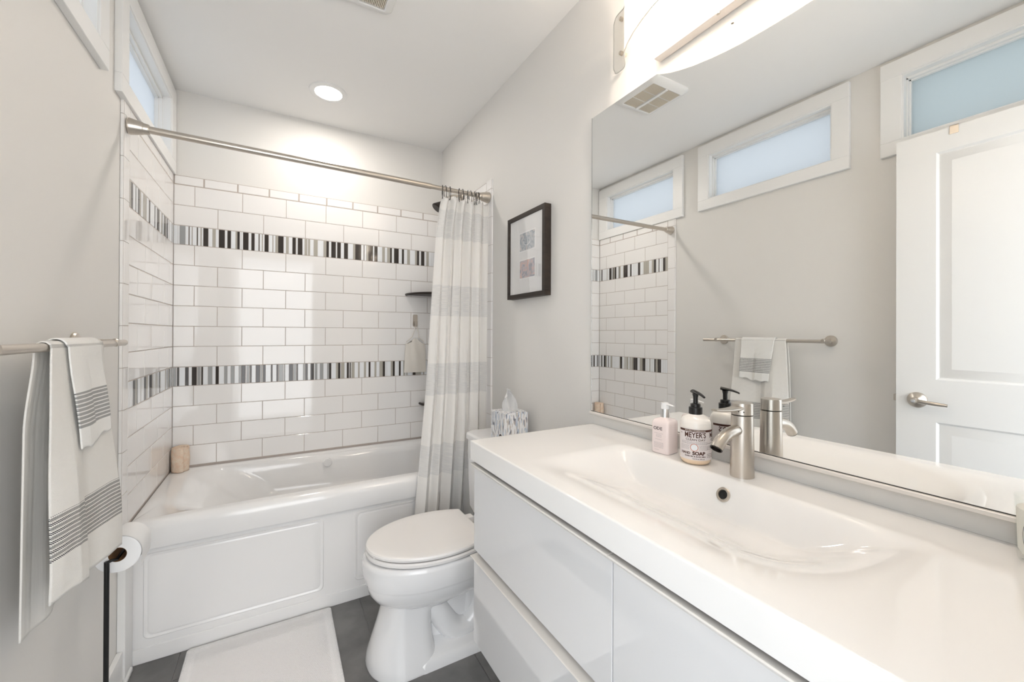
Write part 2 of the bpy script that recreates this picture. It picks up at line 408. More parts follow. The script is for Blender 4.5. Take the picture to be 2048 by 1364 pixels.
# open door leaf, folded back along the left wall below window 3
d = sroot('door_1', (.08, .36, 0))
LX0, LX1, LY0, LY1, LZ0, LZ1 = .066, .102, -.02, .742, .012, 2.178
py0, py1 = .115, .612
bm = BM(); box(bm, LX0, LX1-.012, LY0, LY1, LZ0, LZ1, .001, 1)
def leaf(y0, y1, z0, z1): box(bm, LX1-.013, LX1, y0, y1, z0, z1)
leaf(LY0, py0, LZ0, LZ1); leaf(py1, LY1, LZ0, LZ1); leaf(py0, py1, LZ0, .24); leaf(py0, py1, .930, 1.112); leaf(py0, py1, 2.085, LZ1)
for z0, z1 in ((.24, .930), (1.112, 2.085)):
    R = []
    for dx, i in ((0, 0), (-.008, .008), (-.008, .014), (-.001, .046), (-.001, .048)):
        R.append([(LX1+dx, py0+i, z0+i), (LX1+dx, py1-i, z0+i), (LX1+dx, py1-i, z1-i), (LX1+dx, py0+i, z1-i)])
    loft(bm, R, False, True)
obj('leaf', bm, DOORM, d, angle=15)
hd = BM(); hc = (LX1, .671, 1.018)
lathe(hd, hc, [(.034, -.002), (.034, .003), (.031, .008), (.017, .018), (.013, .022), (.013, .042), (.012, .048), (.006, .050)], axis='x')
h = obj('door_handle', hd, NICK2, d); h['label'] = 'brushed nickel lever handle'
bm = BM(); tube(bm, bez((LX1+.036, .668, 1.018), (LX1+.046, .65, 1.017), (LX1+.045, .62, 1.013), (LX1+.04, .568, 1.010)), [.008]*10+[.0075, .007, .006], sx=.8); obj('lever', bm, NICK2, h)
bm = BM(); lathe(bm, (LX1+.049, .671, 1.018), [(.0075, 0), (.0075, .003), (.004, .0045)], axis='x'); obj('privacy_button', bm, CHROME, h)
bm = BM(); box(bm, .075, .093, LY1-.001, LY1+.012, 1.004, 1.034, .002); obj('latch_bolt', bm, NICK2, d)
bm = BM(); box(bm, LX1+.0005, LX1+.003, .545, .572, 2.146, LZ1+.004, .0008); box(bm, LX0-.002, LX1+.003, .545, .572, LZ1, LZ1+.003, .0005)
tag(obj('over_door_hook', bm, NICK2), 'small flat metal hook hung over the top edge of the open white door', 'hook')

# ================================================================ CEILING FITTINGS
t = thing('recessed_light', 'round white recessed ceiling light glowing over the bathtub', 'ceiling light', (.731, 2.457, H-.01))
bm = BM(); lathe(bm, (.731, 2.457, H), [(.098, 0), (.097, -.004), (.088, -.008), (.070, -.006), (.066, .0), (.066, .02)], 48, False, False); obj('trim_ring', bm, TRIM, t)
bm = BM(); lathe(bm, (.731, 2.457, H-.006), [(.0665, 0), (.0665, .003)], 48)
obj('lens', bm, mat('lit_lens', (1, 1, 1), .5, emis=(1, .96, .9), estr=4), t)

t = thing('exhaust_vent', 'square white slatted fan cover with yellowed grille on the ceiling', 'vent', (.765, 1.58, H-.02))
cx, cy = .757, 1.579
bm = BM()
def pill(hx, hy, r, z): return [(p[0], p[1], z) for p in rrect(cx, cy, hx, hy, r)]
loft(bm, [pill(.140, .148, .03, H), pill(.140, .148, .03, H-.006), pill(.130, .138, .028, H-.018), pill(.109, .112, .006, H-.026), pill(.104, .107, .004, H-.024), pill(.104, .107, .004, H-.012)], True, True)
box(bm, cx-.009, cx+.009, cy-.107, cy+.107, H-.030, H-.014, .003)
for dy in (-.036, .036): box(bm, cx-.103, cx+.103, cy+dy-.001, cy+dy+.001, H-.0245, H-.014)
obj('frame', bm, TRIM, t)
YEL = mat('yellowed_plastic', (.86, .80, .69), .5)
bm = BM()
for sgn in (-1, 1):
    for k in range(15):
        x = cx+sgn*(.013+k*.0063); box(bm, x-.0011, x+.0011, cy-.105, cy+.105, H-.024, H-.013)
for k in range(26):
    y = cy-.104+k*.0083; box(bm, cx-.103, cx+.103, y-.0005, y+.0005, H-.019, H-.015)
obj('grille', bm, YEL, t, smooth=False)
bm = BM(); box(bm, cx-.104, cx+.104, cy-.107, cy+.107, H-.0125, H-.0118); obj('duct_shadow_plate', bm, mat('dark_duct', (.28, .25, .20), .8), t, smooth=False)

# ================================================================ BATHTUB
t = thing('bathtub', 'white acrylic alcove bathtub with raised apron panels below the tiled wall', 'bathtub', (.76, 2.46, 0))
TX0, TX1, TY0, TY1, TZ = .001, 1.519, 2.098, 2.834, .556
def tring(x0, x1, y0, y1, r, z): return [(p[0], p[1], z(p) if callable(z) else z) for p in rrect((x0+x1)/2, (y0+y1)/2, (x1-x0)/2, (y1-y0)/2, r, 10)]
bm = BM()
R = []
# outer skirt up over the rounded front lip, across the deck, down the basin
for (o, zz) in ((.0, .448), (-.002, .452), (-.002, .520)):
    R.append(tring(TX0, TX1, TY0+o, TY1, .003, zz))
for k in range(1, 6):
    a = k/5*pi/2; R.append(tring(TX0, TX1, TY0-.002+.034*(1-cos(a)), TY1, .003, .520+(TZ-.520)*sin(a)))
IX0, IX1, IY0, IY1 = .050, 1.44, 2.158, 2.772
def basin(f, zt):
    # f 0 at the rim .. 1 at the floor of the tub
    x0 = lerp(IX0, .52, f**.62); x1 = lerp(IX1, 1.36, f**1.4); y0 = lerp(IY0, 2.235, f**1.6); y1 = lerp(IY1, 2.70, f**1.6)
    ring = []
    for p in rrect((x0+x1)/2, (y0+y1)/2, (x1-x0)/2, (y1-y0)/2, .16, 10):
        x, y = p
        if y > 2.5:     # arm rest moulded along the far side
            zr = .376+(.541-.376)*(x-.51)/(1.169-.51)
            y -= .05*sst(0, .05, zr-zt)*sst(.25, .5, x)*sst(1.42, 1.25, x)
        ring.append((x, y, zt))
    return ring
R.append(basin(-.0, TZ)); 
for k in range(1, 22):
    f = k/21; R.append(basin(f, TZ-.003-.43*f**1.35-(.012*sst(0, .12, f))))
loft(bm, R, False, True)
obj('tub_shell', bm, ACRYL, t, angle=60)
bm = BM()
# apron with two framed panels
AY = 2.113
box(bm, .004, 1.516, AY, AY+.03, 0, .449, .003)
box(bm, .004, 1.516, AY-.004, AY+.01, 0, .060, .003)
for x0, x1 in ((.040, .690), (.826, 1.480)):
    rr = []
    for dy, i in ((.001, 0), (-.0035, .004), (-.0035, .008), (-.0005, .012), (-.0005, .016), (-.0045, .022), (-.0045, .05)):
        rr.append([(p[0], AY+dy, p[1]) for p in rrect((x0+x1)/2, (.088+.428)/2, (x1-x0)/2-i, (.428-.088)/2-i, .022)])
    loft(bm, rr, False, True)
obj('apron', bm, ACRYL, t)
bm = BM(); lathe(bm, (.764, 2.742, .505), [(.026, .03), (.026, -.004), (.022, -.009), (.008, -.010)], axis='y'); bm.normal_update(); obj('overflow_cover', bm, ACRYL, t)

# ================================================================ SHOWER ROD, RINGS, CURTAIN
RY = 2.052; rz = lambda x: 2.079-.014*x/1.52
t = thing('shower_curtain_rod', 'brushed nickel tension rod running across above the bathtub', 'curtain rod', (.76, RY, 2.07))
bm = BM(); tube(bm, [(.03, RY, rz(.03)), (1.185, RY, rz(1.185))], .0138, 24); tube(bm, [(1.18, RY, rz(1.18)), (1.50, RY, rz(1.5))], .0118, 24); obj('tube', bm, NICK2, t)
for s, x in ((1, .0005), (-1, 1.5195)):
    bm = BM(); lathe(bm, (x, RY, rz(x)), [(.026, 0), (.030, s*.004), (.030, s*.010), (.0225, s*.045), (.0205, s*.047), (.019, s*.06), (.0165, s*.064)], 40, axis='x'); obj('flange', bm, NICK2, t)
def cx_left(z): return lerpm(z, [(.1, 1.085), (.35, 1.104), (1.0, 1.160), (1.6, 1.195), (1.85, 1.212), (1.98, 1.232), (2.03, 1.245)])
def cx_right(z): return lerpm(z, [(.1, 1.47), (.8, 1.498), (2.03, 1.507)])
NF = 5.5
def fold(s): return sin(2*pi*NF*(s**.93)+.6)
def curt(s, q):
    z = lerp(.10, 2.035, q)
    top = sst(1.75, 2.03, z)
    a = lerp(.030, .020, q)
    w = fold(s)
    sh = w/(1+.35*abs(w))*1.25
    y = RY-.004 + a*sh + .007*sin(2*pi*3.1*s+1.3+1.2*z)*(1-top) + .004*sin(2*pi*17*s+5*z)*(1-q*.5)
    xs_ = s + .018*sin(4*pi*NF*(s**.93)+1.)*(1-.3*top)
    x = lerp(cx_left(z), cx_right(z), min(1, max(0, xs_)))
    z += -.014*(1-fold(s))*top*.5 + .008*sin(2*pi*9*s+.5)*top
    return (x, y, z)
bm = BM(); grid(bm, 300, 110, curt, lambda s, q: (s*1.7, lerp(.10, 2.035, q)))
bm.faces.layers.int.new('keep')
CURT = cloth('shower_curtain_cotton', (.95, .93, .90), [(1.805, 1.965), (1.394, 1.556), (.98, 1.145), (.564, .722)], (.79, .785, .775), slub=True, trans=.12, weave=600, bump=.2)
o = obj('shower_curtain', bm, CURT, angle=180); solid(o, .0012)
tag(o, 'cream cotton shower curtain with pale grey bands, gathered at the right of the bathtub', 'shower curtain')
ring0 = None
RX = [1.246, 1.262, 1.288, 1.342, 1.360, 1.392, 1.408, 1.432, 1.446, 1.4545]
for i, x in enumerate(RX):
    if ring0 is None:
        bm = BM(); pts = []
        for k in range(25):
            a = 2*pi*k/24; pts.append((x+.004*sin(a), RY+.0165*sin(a), rz(x)-.014+.032*cos(a) - (.006 if cos(a) < -.5 else 0)))
        tube(bm, pts, .0016, 8, cap=False); bmesh.ops.remove_doubles(bm, verts=bm.verts, dist=.0004)
        ring0 = obj('curtain_hook', bm, BLACK); r = ring0
    else:
        r = ring0.copy(); COL.objects.link(r); r.location = ring0.location+Vector((x-RX[0], 0, rz(x)-rz(RX[0]))); r.rotation_euler.z = (-.25, .3, .1, -.35, .2)[i % 5]
    tag(r, 'thin black wire hook holding the shower curtain on the rod', 'curtain hook', 'wire hooks along the curtain rod')
ring0['label'] = 'thin black wire curtain hook at the left end of the bunch'
ring0['group'] = 'wire hooks along the curtain rod'

t = thing('wall_shower', 'dark shower head on a nickel arm behind the curtain', 'shower', (1.52, 2.45, 2.17))
bm = BM(); tube(bm, bez((1.519, 2.45, 2.185), (1.46, 2.45, 2.19), (1.43, 2.45, 2.17), (1.395, 2.45, 2.135)), .010, 16); lathe(bm, (1.5195, 2.45, 2.185), [(.03, 0), (.03, -.003), (.018, -.010)], axis='x'); obj('arm', bm, NICK2, t)
bm = BM(); dv = Vector((-.62, 0, -.78)); p = Vector((1.395, 2.45, 2.135)); tube(bm, [p, p+dv*.02, p+dv*.022, p+dv*.055, p+dv*.062, p+dv*.066], [.012, .014, .018, .036, .037, .033], 28); obj('spray_head', bm, BRONZE, t)

# corner shelves, wall hook, hanging mitt, rolled cloth
def corner_shelf(z, r, label):
    bm = BM(); n = 18; c = (1.5195, TF-.0005)
    arc = [(c[0], c[1])]+[(c[0]-r*cos(a), c[1]-r*sin(a)) for a in [i/n*pi/2 for i in range(n+1)]]
    loft(bm, [[(x, y, zz) for x, y in arc] for zz in (z-.005, z+.003)])
    rim = [(c[0]-(r)*cos(a), c[1]-(r)*sin(a), z) for a in [i/n*pi/2 for i in range(n+1)]]
    tube(bm, rim, .0085, 10)
    return tag(obj('corner_shelf', bm, BRONZE), label, 'shelf', 'dark corner shelves in the shower')
corner_shelf(1.572, .25, 'dark bronze quarter-round corner shelf, the upper one, above the hanging beige mitt')
corner_shelf(.806, .150, 'dark bronze corner shelf, the lower one, only its tip showing past the curtain')

t = thing('wall_hook', 'flat brushed nickel adhesive hook stuck to the white tile', 'hook', (1.334, TF, 1.34))
hx = 1.334
bm = BM(); pl = [(p[0], p[1]) for p in rrect(hx, 1.392, .017, .042, .008)]
loft(bm, [[(a, TF-d-.0005, b) for a, b in pl] for d in (0, .003)]); obj('plate', bm, NICK2, t)
bm = BM(); pr = [(TF-.003, 1.368), (TF-.010, 1.352), (TF-.020, 1.350), (TF-.026, 1.362), (TF-.027, 1.385)]
n0 = []
for (y, z) in pr: n0.append([(hx-.010, y, z), (hx+.010, y, z), (hx+.010, y-.003, z-.001), (hx-.010, y-.003, z-.001)])
loft(bm, n0); obj('prong', bm, NICK2, t)

t = thing('bath_mitt', 'beige terry bath mitt hanging by a loop from the tile hook', 'wash mitt', (1.33, TF-.02, 1.03))
def mitt(side):
    def f(u, v):
        z = lerp(1.030, 1.268, v); hw = lerpm(v, [(0, .077), (.6, .073), (.88, .066), (1., .030)])
        s = (u-.5)*2
        x = 1.330+s*hw; d = .008+.012*(1-s*s)*(.4+.6*sin(pi*min(1, v+.1)))+.002*sin(7*s+3*v)
        zz = z-.012*s*s*sst(.8, 1, v)*2
        return (x, TF-.014-(d if side else -.2*d+.002), zz)
    return f
bm = BM(); grid(bm, 24, 24, mitt(1)); grid(bm, 24, 24, mitt(0)); bmesh.ops.remove_doubles(bm, verts=bm.verts, dist=.004)
obj('pouch', bm, BEIGECL, t, angle=80)
bm = BM()
lp = [(1.268, TF-.018, 1.244), (1.290, TF-.02, 1.262), (1.306, TF-.022, 1.278), (1.318, TF-.024, 1.31), (1.328, TF-.024, 1.346), (1.334, TF-.022, 1.355), (1.342, TF-.024, 1.342), (1.350, TF-.024, 1.31), (1.354, TF-.022, 1.276), (1.370, TF-.02, 1.262), (1.392, TF-.018, 1.244)]
tube(bm, lp, .0032, 8); obj('hanging_loop', bm, BEIGECL, t)

t = thing('rolled_washcloth', 'peach rolled washcloth standing on the back left corner of the tub', 'washcloth', (.046, 2.788, .556))
bm = BM(); c = Vector((.047, 2.789, .557)); pts = []
def spiral(z, k):
    out = []
    for i in range(70):
        a = i/69*2*pi*2.6; r = .008+.0118*a/(2*pi)+.0008*sin(a*5+z*60)
        out.append((c.x+r*cos(a+.7), c.y+r*sin(a+.7), z+.002*sin(a*3)))
    return out
def sp(u, v):
    a = u*2*pi*2.7; r = .008+.0118*a/(2*pi)+.0007*sin(a*5+v*9)+.002*sin(v*pi)
    return (c.x+r*cos(a+.7), c.y+r*sin(a+.7), .558+v*.128+.002*sin(a*2)*v)
grid(bm, 110, 14, sp); bm.faces.layers.int.new('keep')
o = obj('rolled_cloth', bm, SPONGE, t, angle=180); solid(o, .0085)

# ================================================================ TOILET
TYc = 1.66
t = thing('toilet', 'white two-piece toilet with closed elongated lid between tub and vanity', 'toilet', (1.15, TYc, 0))
def egg(xf, xb, hw, z, xm=1.06, n=48, pb=.8, xs_=0):
    r = []
    for k in range(n):
        a = 2*pi*k/n; ca, sa = cos(a), sin(a)
        if ca < 0: x = xm-(xm-xf)*abs(ca)
        else: x = xm+(xb-xm)*abs(ca)**pb
        r.append((x, TYc+hw*(1 if sa >= 0 else -1)*abs(sa)**(.92 if ca < 0 else .75), z))
    return r
bm = BM()
B = [(.205, .88, 1.16, .085), (.225, .868, 1.22, .103), (.240, .852, 1.28, .125), (.262, .826, 1.33, .150), (.29, .808, 1.37, .168), (.322, .798, 1.39, .179), (.330, .797, 1.39, .1795), (.335, .794, 1.39, .1845), (.37, .786, 1.395, .190), (.405, .786, 1.40, .192), (.418, .790, 1.40, .189), (.424, .80, 1.39, .18)]
loft(bm, [egg(xf, xb, hw, z) for z, xf, xb, hw in B])
Pp = [(.0, .803, 1.06, .145), (.010, .800, 1.07, .147), (.04, .806, 1.06, .138), (.09, .822, 1.05, .122), (.15, .842, 1.045, .110), (.20, .858, 1.05, .105), (.235, .868, 1.08, .105), (.29, .87, 1.12, .11)]
loft(bm, [egg(xf, xb, hw, z, xm=.93, pb=.35) for z, xf, xb, hw in Pp])
# low foot flange behind the pedestal
loft(bm, [[(p[0], p[1], z) for p in rrect(1.20, TYc, .235-i, .146-i*1.3, .03)] for z, i in ((0, 0), (.028, .001), (.045, .012), (.058, .045), (.075, .075))])
# trap way swelling on both flanks
for s in (-1, 1):
    tube(bm, bez((1.00, TYc+s*.03, .27), (1.10, TYc+s*.055, .16), (1.10, TYc+s*.06, .05), (1.20, TYc+s*.055, .075), 14)+bez((1.21, TYc+s*.055, .085), (1.29, TYc+s*.05, .14), (1.26, TYc+s*.045, .30), (1.36, TYc+s*.04, .30), 14), .047, 20)
loft(bm, [[(p[0], p[1], z) for p in rrect(1.13, TYc, .16, hy_, .02)] for z, hy_ in ((.02, .060), (.30, .066))])
loft(bm, [[(p[0], p[1], z) for p in rrect(1.29, TYc, hx_, hy_, .03)] for z, hx_, hy_ in ((.02, .11, .075), (.2, .11, .07), (.36, .12, .10), (.425, .13, .14))])
obj('bowl', bm, PORC, t, angle=50)
def lidout(z, i, x0=.797, xm=1.07, x1=1.252):
    up = []
    for k in range(25):
        a = k/24*pi/2; up.append((xm-(xm-x0-i)*cos(a), (.196-i)*sin(a)))
    for k in range(1, 11):
        x = xm+(x1-i-xm)*k/10; up.append((x, (.196-i)*sqrt(max(0, 1-((x-xm)/.28)**2))))
    return [(x, TYc+y, z) for x, y in up]+[(x, TYc-y, z) for x, y in up[::-1][:-1]]
bm = BM(); loft(bm, [lidout(.4265, .008), lidout(.430, .003), lidout(.440, .001), lidout(.4455, .006)]); obj('seat', bm, SEATM, t)
bm = BM(); loft(bm, [lidout(.4500, .010), lidout(.4515, .004), lidout(.460, .001), lidout(.4665, .004), lidout(.4700, .013), lidout(.4715, .05)])
for y in (-.045, .045): box(bm, .815, .83, TYc+y-.012, TYc+y+.012, .444, .452, .001)
obj('lid', bm, SEATM, t)
for s in (-1, 1):
    bm = BM(); box(bm, 1.235, 1.285, TYc+s*.075-.022, TYc+s*.075+.022, .424, .462, .008); obj('hinge', bm, SEATM, t)
bm = BM(); loft(bm, [[(p[0], p[1], z) for p in rrect(1.412, TYc, hx_, hy_, .03)] for z, hx_, hy_ in ((.425, .085, .16), (.46, .095, .205), (.60, .098, .215), (.785, .100, .218))]); obj('tank', bm, PORC, t, angle=50)
bm = BM(); loft(bm, [[(p[0], p[1], z) for p in rrect(1.408, TYc, .108-i, .230-i, .05, 10)] for z, i in ((.785, .006), (.788, 0), (.808, 0), (.814, .004), (.817, .015))]); obj('tank_lid', bm, PORC, t, angle=50)

# tissue box on the tank
t = thing('tissue_box', 'cube tissue box with grey and blue dashes standing on the toilet tank', 'tissue box', (1.424, 1.638, .817))
bx0, bx1, by0, by1, bz0, bz1 = 1.361, 1.487, 1.576, 1.701, .8175, .947
BOXM = mat('tissue_box_print', (.85, .85, .86), .45); nt, N, L, b = nodes(BOXM)
def paint_dashes(nt, N, L, b):
    tc = N.new('ShaderNodeTexCoord'); 
    last = None
    col = None
    for sc_, thr, colr, off in (((150, 150, 26), .60, (.50, .57, .66), 0), ((170, 170, 30), .62, (.60, .56, .52), 3.7), ((130, 130, 34), .66, (.22, .23, .27), 9.1)):
        mp = N.new('ShaderNodeMapping'); mp.inputs['Scale'].default_value = sc_; mp.inputs['Location'].default_value = (off, off, off)
        v = N.new('ShaderNodeTexNoise'); v.inputs['Scale'].default_value = 1; v.inputs['Detail'].default_value = 0
        L.new(tc.outputs['Object'], mp.inputs[0]); L.new(mp.outputs[0], v.inputs['Vector'])
        r = N.new('ShaderNodeMath'); r.operation = 'GREATER_THAN'; r.inputs[1].default_value = thr; L.new(v.outputs['Fac'], r.inputs[0])
        mx = N.new('ShaderNodeMixRGB'); L.new(r.outputs[0], mx.inputs[0]); mx.inputs[2].default_value = (*colr, 1)
        if col is None: mx.inputs[1].default_value = (.86, .86, .87, 1)
        else: L.new(col, mx.inputs[1])
        col = mx.outputs[0]
    L.new(col, b.inputs['Base Color'])
paint_dashes(nt, N, L, b)
bm = BM(); box(bm, bx0, bx1, by0, by1, bz0, bz1, .0015, 2); obj('carton', bm, BOXM, t)
bm = BM(); tc_ = ((bx0+bx1)/2, (by0+by1)/2)
loft(bm, [[(tc_[0]+.040*cos(a)*k, tc_[1]+.022*sin(a)*k, bz1+z) for a in [2*pi*i/32 for i in range(32)]] for k, z in ((1.08, .0002), (1.08, .0010), (1., .0012), (1., .0004))], True, True); obj('opening', bm, MATB, t)
def tissue(u, v):
    s = (u-.5)*2
    w = lerpm(v, [(0, .034), (.35, .036), (.65, .032), (.85, .022), (1., .004)])
    lean = lerpm(v, [(0, .002), (.5, -.008), (1., -.014)])
    x = tc_[0]+.002+lean+s*w-.01*v*(s < 0)*abs(s)
    y = tc_[1]+.010*sin(s*4.2+v*2)+.006*sin(s*9+1)-.012*v
    z = bz1-.004+.108*v-.020*abs(s)**1.5*v-.016*(s < 0)*abs(s)*v
    return (x, y, z)
bm = BM(); grid(bm, 26, 20, tissue); bm.faces.layers.int.new('keep'); o = obj('tissue', bm, cloth('tissue_paper', (.9, .9, .9), trans=.3), t, angle=70); solid(o, .0007)
bm = BM(); fnl = lambda x, y: (bx0-.0004, by0+.030-x, bz0+.020+y)
arc = [fnl(.015*cos(a), .015*sin(a)) for a in [i/20*2*pi for i in range(20)]]; bm.faces.new([bm.verts.new(p) for p in arc])
obj('emblem', bm, TEXTD, t, smooth=False)
bm = BM(); fn2 = lambda x, y: (bx0-.0007, by0+.030-x, bz0+.020+y)
bm.faces.new([bm.verts.new(fn2(.0085*cos(a)-.001, .0085*sin(a)-.001)) for a in [i/20*2*pi for i in range(20)]]); obj('emblem_centre', bm, MW, t, smooth=False)

# ================================================================ BATH MAT
MATM = mat('white_bath_mat', (.93, .92, .92), .95); nt, N, L, b = nodes(MATM)
tc = N.new('ShaderNodeTexCoord'); mp = N.new('ShaderNodeMapping'); mp.inputs['Scale'].default_value = (140, 140, 140); mp.inputs['Rotation'].default_value = (0, 0, .6)
vo = N.new('ShaderNodeTexVoronoi'); vo.inputs['Scale'].default_value = 1; vo.inputs['Randomness'].default_value = .25
bp = N.new('ShaderNodeBump'); bp.inputs['Strength'].default_value = .9; bp.inputs['Distance'].default_value = .003; bp.invert = True
L.new(tc.outputs['Object'], mp.inputs[0]); L.new(mp.outputs[0], vo.inputs['Vector']); L.new(vo.outputs['Distance'], bp.inputs['Height']); L.new(bp.outputs[0], b.inputs['Normal'])
t = thing('bath_mat', 'white textured cotton bath mat on the dark floor beside the tub', 'bath mat', (.45, 1.68, 0))
def mr(i, z): return [(lerp(p[0], p[0]-.0, 0), p[1], z) for p in rrect(.4505, 1.675, .268-i, .425-i, .012)]
bm = BM(); loft(bm, [mr(0, .0005), mr(-.001, .006), mr(.003, .010), mr(.03, .0105), mr(.032, .0098), mr(.036, .0098), mr(.038, .0108)]); obj('pile', bm, MATM, t, angle=80)
bm = BM()
for sgn in (-1, 1):
    box(bm, .4505+sgn*.252-.008, .4505+sgn*.252+.008, 1.675-.41, 1.675+.41, .006, .0106, .002)
    box(bm, .4505-.244, .4505+.244, 1.675+sgn*.409-.008, 1.675+sgn*.409+.008, .006, .0106, .002)
obj('border', bm, mat('white_mat_border', (.90, .89, .89), .95, bump=(260, .8, .002)), t)

# ================================================================ TOILET PAPER STAND
t = thing('toilet_paper_stand', 'slim black free-standing toilet paper holder under the hanging towel', 'toilet paper holder', (.0642, 1.629, 0))
bm = BM(); lathe(bm, (.0642, 1.629, 0), [(.056, 0), (.056, .006), (.052, .009), (.012, .011)], 40); obj('base', bm, BLACK, t)
bm = BM(); tube(bm, [(.0642, 1.629, .009), (.0642, 1.629, .6265)], .0062, 16); obj('pole', bm, BLACK, t)
bm = BM(); tube(bm, [(.0642, 1.629, .6235), (.074, 1.6345, .626), (.083, 1.641, .6235), (.085, 1.765, .6225)], .0042, 14); obj('arm', bm, BLACK, t)
t = thing('toilet_paper_roll', 'white toilet paper roll with a brown core on the black holder', 'toilet paper', (.085, 1.69, .59))
RC = Vector((.085, 1.640, .637))
bm = BM()
rg = lambda r, y: [(RC.x+r*cos(a), RC.y+y, RC.z+r*sin(a)) for a in [2*pi*i/56 for i in range(56)]]
loft(bm, [rg(.021, .0), rg(.050, -.0002), rg(.0535, .002), rg(.0535, .104), rg(.051, .106), rg(.021, .106)], False, False)
def sheet(u, v):
    a = lerp(.55*pi, -.06*pi, min(1, v/.75)); r = .0545+.001*v
    if v < .75: return (RC.x+r*cos(a), RC.y+.001+u*.104, RC.z+r*sin(a))
    q = (v-.75)/.25; return (RC.x+r*cos(-.06*pi)-.002*q, RC.y+.001+u*.104, RC.z+r*sin(-.06*pi)-(.028+.012*(1-u))*q)
grid(bm, 6, 30, sheet)
obj('paper', bm, PAPER, t, angle=50)
bm = BM(); loft(bm, [rg(.0205, .0), rg(.0212, .0), rg(.0212, .106), rg(.0198, .106), rg(.0198, 0)], False, False); obj('cardboard_core', bm, CARD, t)

# ================================================================ TOWEL BAR AND TOWELS
BX, BZ = .074, 1.268
t = thing('towel_bar', 'brushed nickel towel bar on the left wall holding two towels', 'towel bar', (.03, 1.37, BZ))
bm = BM(); tube(bm, [(BX, 1.008, BZ), (BX, 1.730, BZ)], .0095, 20); obj('bar', bm, NICK2, t)
for y in (1.040, 1.640):
    bm = BM(); lathe(bm, (XL, y, BZ+.002), [(.030, 0), (.030, .005), (.027, .009), (.012, .012), (.010, .016), (.010, BX-XL-.004), (.012, BX-XL), (.012, BX-XL+.006), (.009, BX-XL+.010)], 32, axis='x'); obj('post', bm, NICK2, t)
TOWB = cloth('white_gauze_towel', (.83, .81, .77), [(.088, .184)], (.03, .03, .035), herring=True, weave=700)
TOWH = cloth('white_gauze_hand_towel', (.87, .86, .83), [(.048, .130)], (.03, .03, .035), herring=True, weave=700)
def drape(bot_f, bot_b, ytop, rt, shape):
    # v 0: bottom of the front drop, over the bar, v 1: bottom of the back drop
    Lf = BZ-.5*(bot_f[0][1]+bot_f[1][1]); Lb = BZ-.5*(bot_b[0][1]+bot_b[1][1]); A = pi*rt; tot = Lf+A+Lb
    def f(u, v):
        s = v*tot; yt = lerp(ytop[0], ytop[1], u)
        if s < Lf:
            k = 1-s/Lf; z = lerp(BZ, lerp(bot_f[0][1], bot_f[1][1], u), k); y = lerp(yt, lerp(bot_f[0][0], bot_f[1][0], u), k**.85)
            return shape(u, k, 1, BX+rt, y, z)
        if s < Lf+A:
            a = (s-Lf)/rt; return (BX+rt*cos(a), yt, BZ+rt*sin(a))
        k = (s-Lf-A)/Lb; z = lerp(BZ, lerp(bot_b[0][1], bot_b[1][1], u), k); y = lerp(yt, lerp(bot_b[0][0], bot_b[1][0], u), k**.85)
        return shape(u, k, -1, BX-rt, y, z)
    return f, tot, Lf
def bath_shape(u, k, side, x, y, z):
    kk = sst(0, 1, k)**.8
    if side > 0:
        fold = lerpm(u, [(0, .008), (.07, .018), (.22, .032), (.38, .028), (.48, .010), (.58, .010), (.8, .028), (1, .036)])
        return (x+fold*kk+.002*sin(14*u+9*k)*k, y+.012*sin(2*pi*u*1.2)*k, z+.004*sin(9*u)*k)
    return (x-.012*sst(0, .3, k)-.022*u*kk+.010*sst(.15, .35, u)*sst(.65, .4, u)*kk, y, z)
f, tot, Lf = drape([(1.188, .742), (1.516, .708)], [(1.203, .674), (1.50, .640)], (1.216, 1.505), .0125, bath_shape)
def sm(f_, du=.03):
    return lambda u, v: tuple(sum(c)/3 for c in zip(f_(max(0, u-du), v), f_(u, v), f_(min(1, u+du), v)))
bm = BM(); grid(bm, 90, 150, f, lambda u, v: (u*.40, v*tot if v*tot < Lf else 3.)); bm.faces.layers.int.new('keep')
bmesh.ops.smooth_vert(bm, verts=[v for v in bm.verts if not v.is_boundary], factor=.5, use_axis_x=True)
o = obj('bath_towel', bm, TOWB, angle=180); solid(o, .003, 0)
tag(o, 'long off-white bath towel with grey herringbone stripes draped over the towel bar', 'towel')
def hand_shape(u, k, side, x, y, z):
    kk = sst(0, 1, k)**.7
    if side > 0:
        fold = lerpm(u, [(0, .016), (.2, .022), (.45, .020), (.55, .012), (1, .022)])
        # stays just outside the bath towel it hangs over
        u2 = (y-1.2)/.31; k2 = (BZ-z)/.53; under = BX+.0125+lerpm(min(1, max(0, u2)), [(0, .008), (.07, .018), (.22, .032), (.38, .028), (.48, .010), (.58, .010), (.8, .028), (1, .036)])*sst(0, 1, max(0, k2))**.8
        z += (.013*sst(.55, .85, u)+.003*sin(u*19))*sst(.75, 1, k)
        return (max(x+fold*kk, under+.008), y, z)
    return (x-.0135*sst(0, .3, k)-.001, y, z)
f2, tot2, Lf2 = drape([(1.298, 1.032), (1.464, 1.032)], [(1.29, 1.09), (1.45, 1.09)], (1.272, 1.464), .0180, hand_shape)
bm = BM(); grid(bm, 60, 90, f2, lambda u, v: (u*.22, v*tot2 if v*tot2 < Lf2 else 3.)); bm.faces.layers.int.new('keep')
o = obj('hand_towel', bm, TOWH, angle=180); solid(o, .003, 0)
tag(o, 'small white hand towel with grey stripes, folded over the larger bath towel', 'towel')

